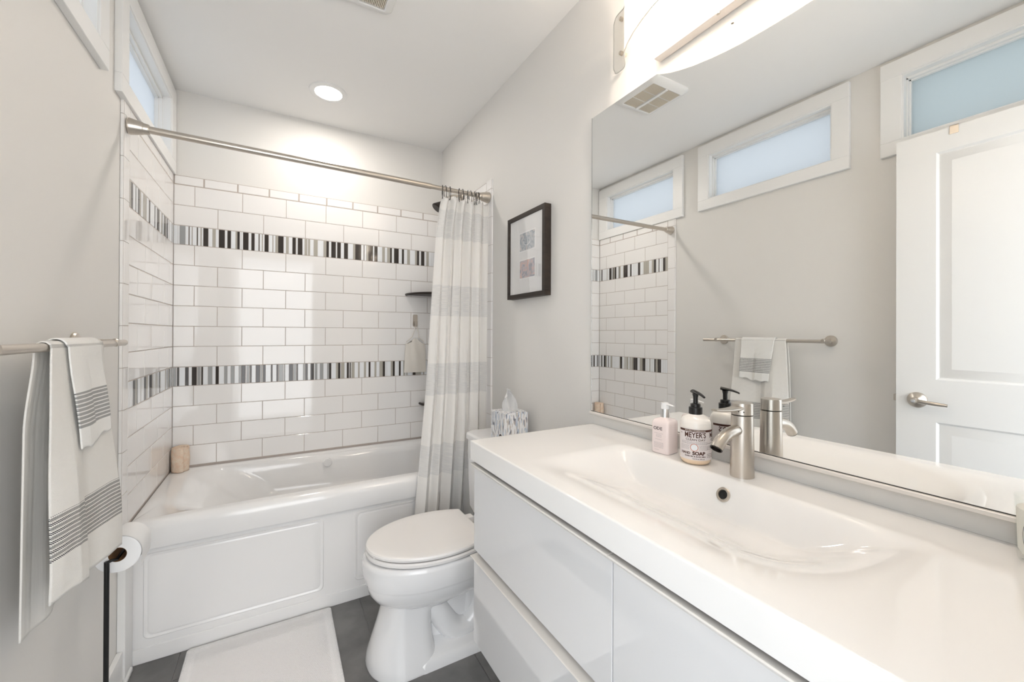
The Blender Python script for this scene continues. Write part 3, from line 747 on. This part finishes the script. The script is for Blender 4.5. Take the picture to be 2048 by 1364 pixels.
# ================================================================ FRAMED PICTURE
t = thing('framed_picture', 'dark brown framed picture with two small prints on the right wall', 'picture', (W-.02, 1.625, 1.471))
fx0 = 1.495; fy0, fy1, fz0, fz1, fw = 1.460, 1.790, 1.471, 1.871, .021
bm = BM()
for (a, b, c, e) in ((fy0, fy1, fz0, fz0+fw), (fy0, fy1, fz1-fw, fz1), (fy0, fy0+fw, fz0+fw, fz1-fw), (fy1-fw, fy1, fz0+fw, fz1-fw)): box(bm, fx0, W-.0005, a, b, c, e, .001, 1)
obj('frame', bm, FRAMEM, t)
bm = BM(); box(bm, fx0+.006, fx0+.008, fy0+fw, fy1-fw, fz0+fw, fz1-fw); obj('mat_board', bm, MATB, t, smooth=False)
bm = BM(); box(bm, fx0+.003, fx0+.0036, fy0+fw, fy1-fw, fz0+fw, fz1-fw); 
gm = mat('picture_glass', (1, 1, 1), .03); nt, N, L, b = nodes(gm); tr = N.new('ShaderNodeBsdfTransparent'); gl = N.new('ShaderNodeBsdfGlossy'); gl.inputs['Roughness'].default_value = .02
x_ = N.new('ShaderNodeMixShader'); x_.inputs[0].default_value = .10; L.new(tr.outputs[0], x_.inputs[1]); L.new(gl.outputs[0], x_.inputs[2]); L.new(x_.outputs[0], N['Material Output'].inputs[0])
obj('glazing', bm, gm, t, smooth=False)
def printm(name, c1, c2, c3):
    m = mat(name, c1, .7); nt, N, L, b = nodes(m); tc = N.new('ShaderNodeTexCoord'); n = N.new('ShaderNodeTexNoise'); n.inputs['Scale'].default_value = 34; n.inputs['Detail'].default_value = 6; n.inputs['Distortion'].default_value = 1.4
    r = N.new('ShaderNodeValToRGB'); e = r.color_ramp.elements; e[0].position = .38; e[0].color = (*c1, 1); e[1].position = .62; e[1].color = (*c3, 1); k = e.new(.5); k.color = (*c2, 1)
    L.new(tc.outputs['Object'], n.inputs['Vector']); L.new(n.outputs['Fac'], r.inputs[0]); L.new(r.outputs[0], b.inputs['Base Color']); return m
for (z0, z1, mm, lab) in ((1.694, 1.776, printm('blue_abstract_print', (.28, .32, .38), (.48, .52, .55), (.68, .62, .60)), 'blue grey abstract print'), (1.565, 1.647, printm('red_abstract_print', (.30, .31, .38), (.52, .49, .52), (.68, .46, .42)), 'red and grey abstract print')):
    bm = BM(); box(bm, fx0+.0052, fx0+.0062, 1.541, 1.682, z0-.006, z1+.006); o = obj('print_border', bm, PAPER, t, smooth=False)
    bm = BM(); box(bm, fx0+.0046, fx0+.0052, 1.547, 1.676, z0, z1); o2 = obj('print', bm, mm, t, smooth=False); o2['label'] = lab
    if z0 > 1.6:
        bm = BM(); tube(bm, [(fx0+.0044, 1.612+.030*cos(a), 1.738+.022*sin(a)) for a in [pi+i/16*pi for i in range(17)]], .0012, 6); obj('white_arc', bm, PAPER, o2)

# ================================================================ VANITY
VX0, VY0, VY1, VT = 1.0244, -.030, 1.185, .9646
t = thing('vanity_cabinet', 'white high-gloss wall-hung vanity cabinet with four drawers', 'vanity', (1.28, .577, .34))
CX, CZ0, CZ1 = 1.053, .338, .904; cy0, cy1 = -.018, 1.173
bm = BM(); box(bm, CX, W-.001, cy0, cy1, CZ0, CZ0+.016); box(bm, CX, W-.001, cy0, cy0+.016, CZ0, CZ1); box(bm, CX, W-.001, cy1-.016, cy1, CZ0, CZ1); box(bm, W-.014, W-.001, cy0, cy1, CZ0, CZ1); box(bm, CX, CX+.012, cy0, cy1, CZ0, CZ1-.012); obj('carcass', bm, GLOSS, t, smooth=False)
fxo = 1.035; ym = .5605
for ya, yb in ((cy0, ym-.0015), (ym+.0015, cy1)):
    for z0, z1 in ((CZ0, .6085), (.6245, .8965)):
        bm = BM(); box(bm, fxo, CX-.0005, ya, yb, z0, z1-.010, .0012, 2); dr = obj('drawer', bm, GLOSS, t)
        bm = BM(); R = []
        pr = [(fxo, z1-.024), (fxo, z1-.013), (fxo-.012, z1-.002), (fxo-.012, z1), (CX-.001, z1), (CX-.001, z1-.0102), (fxo+.004, z1-.0102), (fxo+.004, z1-.024)]
        pr = [(fxo-.0003, z1-.016), (fxo-.0125, z1-.004), (fxo-.0125, z1-.0005), (fxo-.010, z1), (CX-.001, z1), (CX-.001, z1-.0099), (fxo-.0003, z1-.0099)]
        pr = pr[:5]+[(CX-.001, z1-.0095), (fxo-.0003, z1-.0095)]
        loft(bm, [[(x, y, z) for x, z in pr] for y in (ya, yb)]); obj('drawer_pull', bm, LIPM, dr, angle=20)
bm = BM(); box(bm, CX-.0004, CX+.0006, cy0+.01, cy1-.01, .60, .632); box(bm, CX-.0006, CX+.0008, ym-.006, ym+.006, CZ0+.005, CZ1-.003); obj('drawer_gap', bm, GAP, t, smooth=False)

t = thing('washbasin_top', 'long white ceramic countertop with a moulded rectangular sink', 'sink', (1.28, .577, .905))
SX0, SX1, SY0, SY1 = 1.058, 1.420, .225, .925
def s5(a, b, x):
    t = min(1, max(0, (x-a)/(b-a))); return t*t*t*(t*(6*t-15)+10)
def depth(x, y):
    fx = sst(1.060, 1.335, x)*s5(SX1+.004, SX1-.060, x)
    fy = sst(SY0-.015, SY0+.205, y)*s5(SY1+.006, SY1-.135, y)
    # rounded corner via soft product
    k = (fx*fy)
    return .078*k
bm = BM(); nx, ny = 220, 460; x0_, x1_, r_ = VX0, W-.0005, .004
def top(u, v):
    x = lerp(x0_+r_, x1_, u); y = lerp(VY0+r_, VY1-r_, v); return (x, y, VT-depth(x, y))
grid(bm, nx, ny, top)
bm.verts.ensure_lookup_table()
# rim and skirt below
bmesh.ops.recalc_face_normals(bm, faces=bm.faces)
be = [e for e in bm.edges if e.is_boundary]
def ext(edges, fn):
    r = bmesh.ops.extrude_edge_only(bm, edges=edges); nv = [g for g in r['geom'] if isinstance(g, bmesh.types.BMVert)]; ne = [g for g in r['geom'] if isinstance(g, bmesh.types.BMEdge) and g.is_boundary]
    for v in nv: fn(v)
    return ne
cxm, cym = 1.28, .577
def push(k, dz):
    def fn(v):
        if v.co.x < cxm and abs(v.co.x-(min(v.co.x, 9))) >= 0 and v.co.x < x0_+r_+.0001: v.co.x -= k
        if v.co.y < VY0+r_+.0001: v.co.y -= k
        if v.co.y > VY1-r_-.0001: v.co.y += k
        v.co.z += dz
    return fn
be = ext(be, push(.0022, -.0008)); be = ext(be, push(.0014, -.0012)); be = ext(be, push(.0004, -.0022)); be = ext(be, lambda v: setattr(v.co, 'z', .9062))
obj('basin_slab', bm, CERAM, t, angle=180)
# overflow ring in the back slope of the sink
oy = .576
best = min((abs(0+(VT-depth(x, oy))-.930), x) for x in [1.37+.0005*i for i in range(100)])[1]
oz = VT-depth(best, oy); e = .002; sl = (depth(best-e, oy)-depth(best+e, oy))/(2*e); nrm = Vector((-sl, 0, 1)).normalized()
u_ = Vector((0, 1, 0)); v_ = nrm.cross(u_); oc = Vector((best, oy, oz))
bm = BM(); oring = lambda r, h: [oc+nrm*h+(u_*cos(a)+v_*sin(a))*r for a in [2*pi*i/40 for i in range(40)]]
loft(bm, [oring(.0165, -.004), oring(.0165, .002), oring(.0150, .0035), oring(.0110, .0035), oring(.0098, .0015), oring(.0098, -.002)], False, False); orr = obj('overflow_ring', bm, NICK2, t)
bm = BM(); loft(bm, [oring(.0100, -.003), oring(.0100, .0008)]); obj('overflow_hole', bm, BLKPL, orr, smooth=False)

# faucet
FC = Vector((1.459, .571, VT))
t = thing('faucet', 'brushed nickel single-lever basin faucet at the back of the sink', 'faucet', FC)
bm = BM()
def ell(z, rx, ry): return [(FC.x+rx*cos(a), FC.y+ry*sin(a), z) for a in [2*pi*i/48 for i in range(48)]]
loft(bm, [ell(VT-.001, .0275, .0255), ell(VT+.004, .0275, .0255), ell(VT+.08, .026, .0245), ell(VT+.145, .0245, .0235), ell(VT+.1455, .0215, .0205)]); obj('body', bm, NICK, t)
bm = BM(); loft(bm, [ell(VT+.1455, .0215, .0205), ell(VT+.1475, .0245, .0235), ell(VT+.172, .0240, .0232), ell(VT+.1745, .0228, .0220)])
cap = obj('lever_cap', bm, NICK, t)
bm = BM(); LR = []
for k in range(13):
    q = k/12; x = lerp(FC.x-.004, FC.x-.108, q); hw = lerp(.0165, .009, q)*(1 if q < .92 else .8); zc = VT+.168-.012*q**.5+.010*q*q; th = lerp(.0065, .003, q)
    LR.append([(x, FC.y+hw*cos(a), zc+th*sin(a)) for a in [2*pi*i/16 for i in range(16)]])
loft(bm, LR); obj('lever', bm, NICK, t)
bm = BM(); sp_ = [Vector(p) for p in bez((FC.x-.008, FC.y, VT+.112), (FC.x-.055, FC.y, VT+.110), (FC.x-.078, FC.y, VT+.104), (FC.x-.100, FC.y, VT+.078), 16)]
tube(bm, sp_, [.0130]*4+[.0134]*5+[.0138]*8, 24, cap=False); obj('spout', bm, NICK, t)
bm = BM(); dd = (sp_[-1]-sp_[-2]).normalized(); uu, vv = frame_of(dd)
g = lambda r, h: [sp_[-1]+dd*h+(uu*cos(a)+vv*sin(a))*r for a in [2*pi*i/28 for i in range(28)]]
loft(bm, [g(.0138, -.0005), g(.0136, .0015), g(.0118, .0015), g(.0112, -.005)], False, True); obj('aerator', bm, BRONZE, t)
bm = BM()
for dy in (-.006, .006):
    a = pi+.0; lathe(bm, (FC.x-.0238, FC.y+dy-.012, VT+.156), [(.0012, .001), (.0012, -.0012)], 10, axis='x')
obj('index_dot', bm, BLKPL, cap)

# bottles -------------------------------------------------------------
def cyl_map(c, r, z0, phi0):
    # x to the right as read from the camera side, y up
    def f(x, y):
        a = phi0+x/r; return (c[0]+(r+.0004)*cos(a), c[1]+(r+.0004)*sin(a), z0+y)
    return f
S = Vector((1.457, .695, VT)); camdir = math.atan2(0-S.y, .4979-S.x)
t = thing('hand_soap_bottle', 'white pump bottle of hand soap with black pump and brown printed label', 'soap bottle', S)
sr = .0385
def sq(r, z, p=2.6):
    out = []
    for k in range(56):
        a = 2*pi*k/56; ca, sa = cos(a), sin(a); q = (abs(ca)**p+abs(sa)**p)**(-1/p); out.append((S.x+r*q*ca, S.y+r*q*sa, z))
    return out
bm = BM(); pr = [(.024, .0), (.033, .0015), (.037, .008), (sr, .016), (sr, .085), (sr-.0005, .104), (.036, .112), (.031, .119), (.023, .124), (.0165, .127), (.015, .131)]
loft(bm, [sq(r, VT+z, 2.0) for r, z in pr])
LIQ = mat('pearl_soap_plastic', (.86, .80, .74), .18, coat=.3); nt, N, L, b = nodes(LIQ)
tc = N.new('ShaderNodeTexCoord'); sp2 = N.new('ShaderNodeSeparateXYZ'); L.new(tc.outputs['Object'], sp2.inputs[0]); rp = N.new('ShaderNodeValToRGB')
rp.color_ramp.elements[0].position = .010; rp.color_ramp.elements[0].color = (.86, .66, .46, 1); rp.color_ramp.elements[1].position = .024; rp.color_ramp.elements[1].color = (.87, .83, .78, 1)
L.new(sp2.outputs[2], rp.inputs[0]); L.new(rp.outputs[0], b.inputs['Base Color'])
obj('bottle', bm, LIQ, t, angle=60)
bm = BM(); lathe(bm, S, [(.0165, .126), (.0168, .127), (.0168, .144), (.0155, .145), (.0125, .1455), (.0125, .153), (.0115, .154), (.006, .155), (.006, .170), (.0082, .180)], 30); pp = obj('pump', bm, BLKPL, t)
pd = Vector((-.34, -.94, 0)); side = Vector((-pd.y, pd.x, 0))
bm = BM(); PR = []
for k in range(9):
    q = k/8; cpt = S+Vector((0, 0, .185-.004*q-.006*q**3))+pd*lerp(-.011, .036, q); hw = lerp(.0085, .0035, q); th = lerp(.0048, .0024, q)
    PR.append([cpt+side*hw*cos(a)+Vector((0, 0, th*sin(a))) for a in [2*pi*i/12 for i in range(12)]])
loft(bm, PR); obj('nozzle', bm, BLKPL, pp)
lab0 = camdir-.02; lr = sr+.0003
lm = cyl_map(S, lr, VT, lab0)
bm = BM(); grid(bm, 30, 2, lambda u, v: lm((u-.5)*.090, lerp(.0145, .0930, v))); bm.faces.layers.int.new('keep'); lb = obj('label', bm, mat('pale_pink_label', (.80, .74, .73), .5), t); lb['label'] = 'pale pink label with brown lettering'
l2 = cyl_map(S, lr+.0004, VT, lab0)
bm = BM(); grid(bm, 30, 1, lambda u, v: l2((u-.5)*.088, lerp(.0865, .0920, v)))
write(bm, "MEYER'S", .0185, l2, .000, .0775, bold=.0004, sx=.80)
write(bm, 'CLEAN DAY', .0078, l2, .001, .0660, bold=.0001, sx=1.15)
write(bm, 'HAND', .0085, l2, -.024, .0310, bold=.0003, sx=1.0); write(bm, 'SOAP', .0118, l2, .009, .0315, bold=.0006, sx=1.05)
write(bm, 'OLIVE OIL & ALOE VERA', .0040, l2, .000, .0235, bold=.0002, sx=1.2); write(bm, '12.5 fl oz 370 ml', .0040, l2, .008, .0175, bold=.0001, sx=1.1)
write(bm, 'MRS.', .0035, l2, -.038, .0800)
bm.faces.layers.int.new('keep'); obj('lettering', bm, TEXTB, lb, smooth=False)
bm = BM(); rnd = random.Random(3)
def dashes(x0, x1, y, h=.0009):
    x = x0
    while x < x1:
        w = rnd.uniform(.0015, .005); xe = min(x+w, x1)
        bm.faces.new([bm.verts.new(l2(a, b)) for a, b in ((x, y), (xe, y), (xe, y+h), (x, y+h))]); x = xe+.0009
for y in (.0600, .0572, .0545): dashes(-.036, .032, y)
for y in (.0500, .0468, .0436, .0404): dashes(-.038, -.014, y); dashes(.010, .032, y)
obj('fine_print', bm, TEXTG, lb, smooth=False)
lk = math.atan2(-S.y, 2*1.5215-.4979-S.x)-.28; lbm = cyl_map(S, lr, VT, lk); lbt = cyl_map(S, lr+.0004, VT, lk)
bm = BM(); grid(bm, 30, 2, lambda u, v: lbm((u-.5)*.090, lerp(.0145, .0930, v))); bm.faces.layers.int.new('keep'); lb2 = obj('back_label', bm, lb.data.materials[0], t)
bm = BM(); grid(bm, 30, 1, lambda u, v: lbt((u-.5)*.088, lerp(.0865, .0920, v))); write(bm, "MEYER'S", .0185, lbt, .000, .0775, bold=.0004, sx=.80); write(bm, 'CLEAN DAY', .0078, lbt, .001, .0660, bold=.0001, sx=1.15)
l2_ = l2; l2 = lbt
for y in (.0572, .050, .046, .042, .030, .026, .022): dashes(-.036, .032, y)
l2 = l2_; bm.faces.layers.int.new('keep'); obj('lettering', bm, TEXTB, lb2, smooth=False)
bm = BM(); n = 30
l3 = cyl_map(S, lr+.0006, VT, lab0)
loft(bm, [[l3(-.002+r*cos(2*pi*k/n), .0465+r*sin(2*pi*k/n)) for k in range(n)] for r in (.0095, .0082)], False, False); o = obj('seal_ring', bm, mat('orange_print', (.60, .20, .12), .5), lb)
bm = BM(); loft(bm, [[l3(-.002+r*cos(2*pi*k/n), .0465+r*sin(2*pi*k/n)) for k in range(n)] for r in (.0082, .002)], False, True); obj('seal_centre', bm, MW, lb)
bm = BM(); l4 = cyl_map(S, lr+.0006, VT, lab0)
write(bm, 'PROUDLY HOMEMAKING', .0036, l4, 0, .0892, bold=.0001, sx=1.25); obj('banner_lettering', bm, mat('cream_print', (.8, .7, .62), .6), lb, smooth=False)

# lotion bottle
Lc = Vector((1.458, .794, VT)); rotL = math.atan2(-Lc.y, .4979-Lc.x)-radians(33)
t = thing('lotion_bottle', 'pale pink square pump bottle printed ODE, left of the hand soap', 'lotion bottle', Lc)
ex = Vector((cos(rotL), sin(rotL), 0)); ey = Vector((-ex.y, ex.x, 0))      # ex: normal of the printed face
def lrr(h, r, z): return [Lc+ex*p[0]+ey*p[1]+Vector((0, 0, z)) for p in rrect(0, 0, h, h, r, 6)]
bm = BM(); loft(bm, [lrr(h, r, z) for h, r, z in ((.024, .006, 0), (.0262, .007, .0015), (.0268, .0075, .004), (.0268, .0075, .083), (.0258, .0075, .090), (.022, .008, .0955), (.0125, .009, .099), (.0115, .009, .101))])
obj('bottle', bm, mat('milky_pink_plastic', (.87, .76, .74), .15, coat=.3), t, angle=60)
bm = BM(); lathe(bm, Lc, [(.0120, .100), (.0120, .124), (.0112, .1245)], 30); cc = obj('collar', bm, CHROME, t); cc['label'] = 'chrome collar'
bm = BM(); lathe(bm, Lc, [(.0112, .1245), (.0112, .133), (.0105, .1345), (.0105, .139), (.010, .1415)], 30)
pd = Vector((-.05, -1, 0)); side = Vector((-pd.y, pd.x, 0)); PR = []
for k in range(9):
    q = k/8; cpt = Lc+Vector((0, 0, .1385-.003*q**2))+pd*lerp(0, .031, q); hw = lerp(.007, .003, q); th = lerp(.003, .0017, q)
    PR.append([cpt+side*hw*cos(a)+Vector((0, 0, th*sin(a))) for a in [2*pi*i/12 for i in range(12)]])
loft(bm, PR); obj('pump', bm, mat('white_plastic', (.86, .86, .86), .25), t)
fL = lambda x, y: Lc+ex*.0271-ey*(-x)+Vector((0, 0, y))
bm = BM(); write(bm, 'O', .0125, fL, -.0135, .0705, bold=.00018, sx=1.1); write(bm, 'D', .0125, fL, -.0035, .0705, bold=.00018, sx=1.1); write(bm, 'E', .0125, fL, .0055, .0705, bold=.00018, sx=1.1); bm.faces.layers.int.new('keep'); obj('lettering', bm, TEXTD, t, smooth=False)
bm = BM()
def dash2(x0, x1, y, h=.0007):
    x = x0
    while x < x1:
        w = rnd.uniform(.002, .005); xe = min(x+w, x1)
        bm.faces.new([bm.verts.new(fL(a, b)) for a, b in ((x, y), (xe, y), (xe, y+h), (x, y+h))]); x = xe+.0008
for y, a in ((.057, .014), (.053, .008), (.050, .009), (.047, .008), (.040, .011)): dash2(-a-.002, a-.002, y)
for k in range(6): dash2(-.017, .013, .031-k*.0028)
dash2(-.015, -.002, .0105)
obj('fine_print', bm, TEXTG, t, smooth=False)

# candle
K = Vector((1.475, .121, VT)); kr = .0375
t = thing('glass_candle', 'cream candle in a clear glass tumbler with an oval black-ringed label, at the right edge', 'candle', K)
bm = BM(); lathe(bm, K, [(.002, .0), (kr-.007, .0), (kr-.003, .003), (kr-.001, .012), (kr+.001, .095), (kr+.0012, .0965), (kr-.001, .0965), (kr-.0005, .094), (kr-.0022, .016), (kr-.008, .011), (.002, .010)], 56, False, False); obj('glass_jar', bm, GLASSM, t, angle=50)
bm = BM(); lathe(bm, K, [(.001, .0115), (kr-.0065, .0115), (kr-.0030, .018), (kr-.0012, .077), (kr-.0018, .0795), (.001, .079)], 48, False, False); obj('wax', bm, WAX, t, angle=50)
bm = BM(); tube(bm, [K+Vector((0, 0, .079)), K+Vector((.001, 0, .088))], .001, 6); obj('wick', bm, BLACK, t)
kd = math.atan2(-K.y, .4979-K.x)-.22; km = cyl_map(K, kr+.0006, VT+.045, kd); km2 = cyl_map(K, kr+.0012, VT+.045, kd)
def oval(a, b, n=64): return [(a*cos(2*pi*k/n), b*sin(2*pi*k/n)) for k in range(n)]
bm = BM(); loft(bm, [[km(x*q, y*q) for x, y in oval(.0245, .0355)] for q in (1, .8, .6, .4, .2, .05)], False, True); kl = obj('label', bm, mat('candle_label_paper', (.84, .83, .80), .6), t)
bm = BM()
for a, b, w in ((.0238, .0347, .0007), (.0165, .0262, .0005)): loft(bm, [[km2(x, y) for x, y in oval(a, b)], [km2(x, y) for x, y in oval(a-w, b-w)]], False, False)
s_ = 'boulevard saint germain  paris 5e  boulevard saint germain '
for i, ch in enumerate(s_):
    if ch == ' ': continue
    a = pi*1.25-i/len(s_)*2*pi; px, py = .0199*cos(a), .0302*sin(a); tx, ty = sin(a)*.0199, -cos(a)*.0302; l = sqrt(tx*tx+ty*ty); tx, ty = tx/l, ty/l
    cb = text_bm(ch, .0052)
    for v in cb.verts:
        q = v.co; v.co = Vector(km2(px+q.x*tx-q.y*ty, py+q.x*ty+q.y*tx))
    merge(bm, cb)
write(bm, 'diptyque', .0068, km2, 0, .000, bold=.0001)
bm.faces.layers.int.new('keep'); obj('lettering', bm, TEXTD, kl, smooth=False)

# ================================================================ MIRROR
XM = 1.5215
t = thing('wall_mirror', 'large frameless wall mirror above the vanity counter', 'mirror', (W-.005, .577, 1.004))
bm = BM(); box(bm, XM, W-.001, -.028, 1.184, 1.0135, 2.1165, .0006, 1); obj('mirror_glass', bm, MIRROR, t, smooth=False)
bm = BM(); box(bm, XM-.009, W-.0008, -.028, 1.186, 1.0035, 1.0122, .001, 1); obj('bottom_channel', bm, mat('pale_aluminium', (.80, .76, .72), .35, .2), t)
bm = BM(); box(bm, XM-.0008, W-.0012, 1.1843, 1.1862, 1.0125, 2.1165); box(bm, XM-.0006, W-.0012, -.028, 1.184, 1.0123, 1.0134, mi=1); obj('edge_strip', bm, [CHROME, GAP], t, smooth=False)

# ================================================================ VANITY LIGHT
t = thing('vanity_light', 'bowed frosted glass wall light over the mirror, lit', 'wall light', (W, .576, 2.27))
LYc = .576; GZ0, GZ1 = 2.172, 2.372
bm = BM(); box(bm, 1.498, W-.0008, LYc-.30, LYc+.30, 2.150, 2.395, .004); obj('back_plate', bm, mat('satin_white_metal', (.78, .72, .67), .45), t)
GXP = [(0, 1.343), (.15, 1.3445), (.3, 1.349), (.4, 1.356), (.5, 1.367), (.6, 1.382), (.69, 1.400), (.76, 1.420), (.81, 1.444), (.85, 1.464), (.875, 1.474), (.90, 1.478), (1, 1.480)]
def gx(s):   # s -1..1 along the wall
    return lerpm(abs(s), GXP)
bm = BM()
HL = .452
def shade(u, v):
    s = (u-.5)*2; a = abs(s)
    z0 = GZ0+.004*sst(.6, 1, a); z1 = GZ1+.035*(1-sst(.55, .93, a))
    # rounded corners at both ends
    e = (1-a)*HL; rr = .022
    cut = rr-sqrt(max(0, rr*rr-(rr-e)**2)) if e < rr else 0
    return (gx(s), LYc+s*HL, lerp(z0+cut, z1-cut, v))
grid(bm, 120, 12, shade); bm.faces.layers.int.new('keep'); o = obj('glass_shade', bm, SHADE, t, angle=180)
# flat polished rim along the glass edge
bm = BM()
for vv_ in (0, 1): tube(bm, [shade(i/120, vv_) for i in range(121)], .0017, 6)
for uu_ in (0, 1): tube(bm, [shade(uu_, i/12) for i in range(13)], .0017, 6)
obj('glass_edge', bm, SHADE, t)
for sy_ in (-1, 1):
    for z in (GZ0+.055, GZ1-.032):
        bm = BM(); lathe(bm, (1.4765, LYc+sy_*(HL-.042), z), [(.0065, .018), (.0065, -.008), (.0055, -.0095)], 18, axis='x'); obj('screw', bm, NICK2, t)
for dy in (-.25, .08): bm = BM(); lathe(bm, (1.49, LYc+dy, 2.152), [(.005, .004), (.005, -.012), (.004, -.014)], 16); obj('screw', bm, NICK2, t)
bulbm = mat('lit_bulb', (1, 1, 1), .5, emis=(1, .90, .80), estr=4)
for i, dy in enumerate((-.25, 0, .25)):
    bm = BM(); lathe(bm, (1.498, LYc+dy, 2.27), [(.024, 0), (.024, -.022), (.018, -.026)], 28, axis='x'); so = obj('socket', bm, TRIM, t)
    bm = BM(); lathe(bm, (1.472, LYc+dy, 2.27), [(.012, 0), (.014, -.012), (.024, -.028), (.026, -.038), (.020, -.050), (.008, -.056)], 28, axis='x'); obj('bulb', bm, bulbm, so)
    lamp('vanity_bulb_glow', 'POINT', (1.402, LYc+dy*.94, 2.27), VANITY_POWER, WARM, .012)
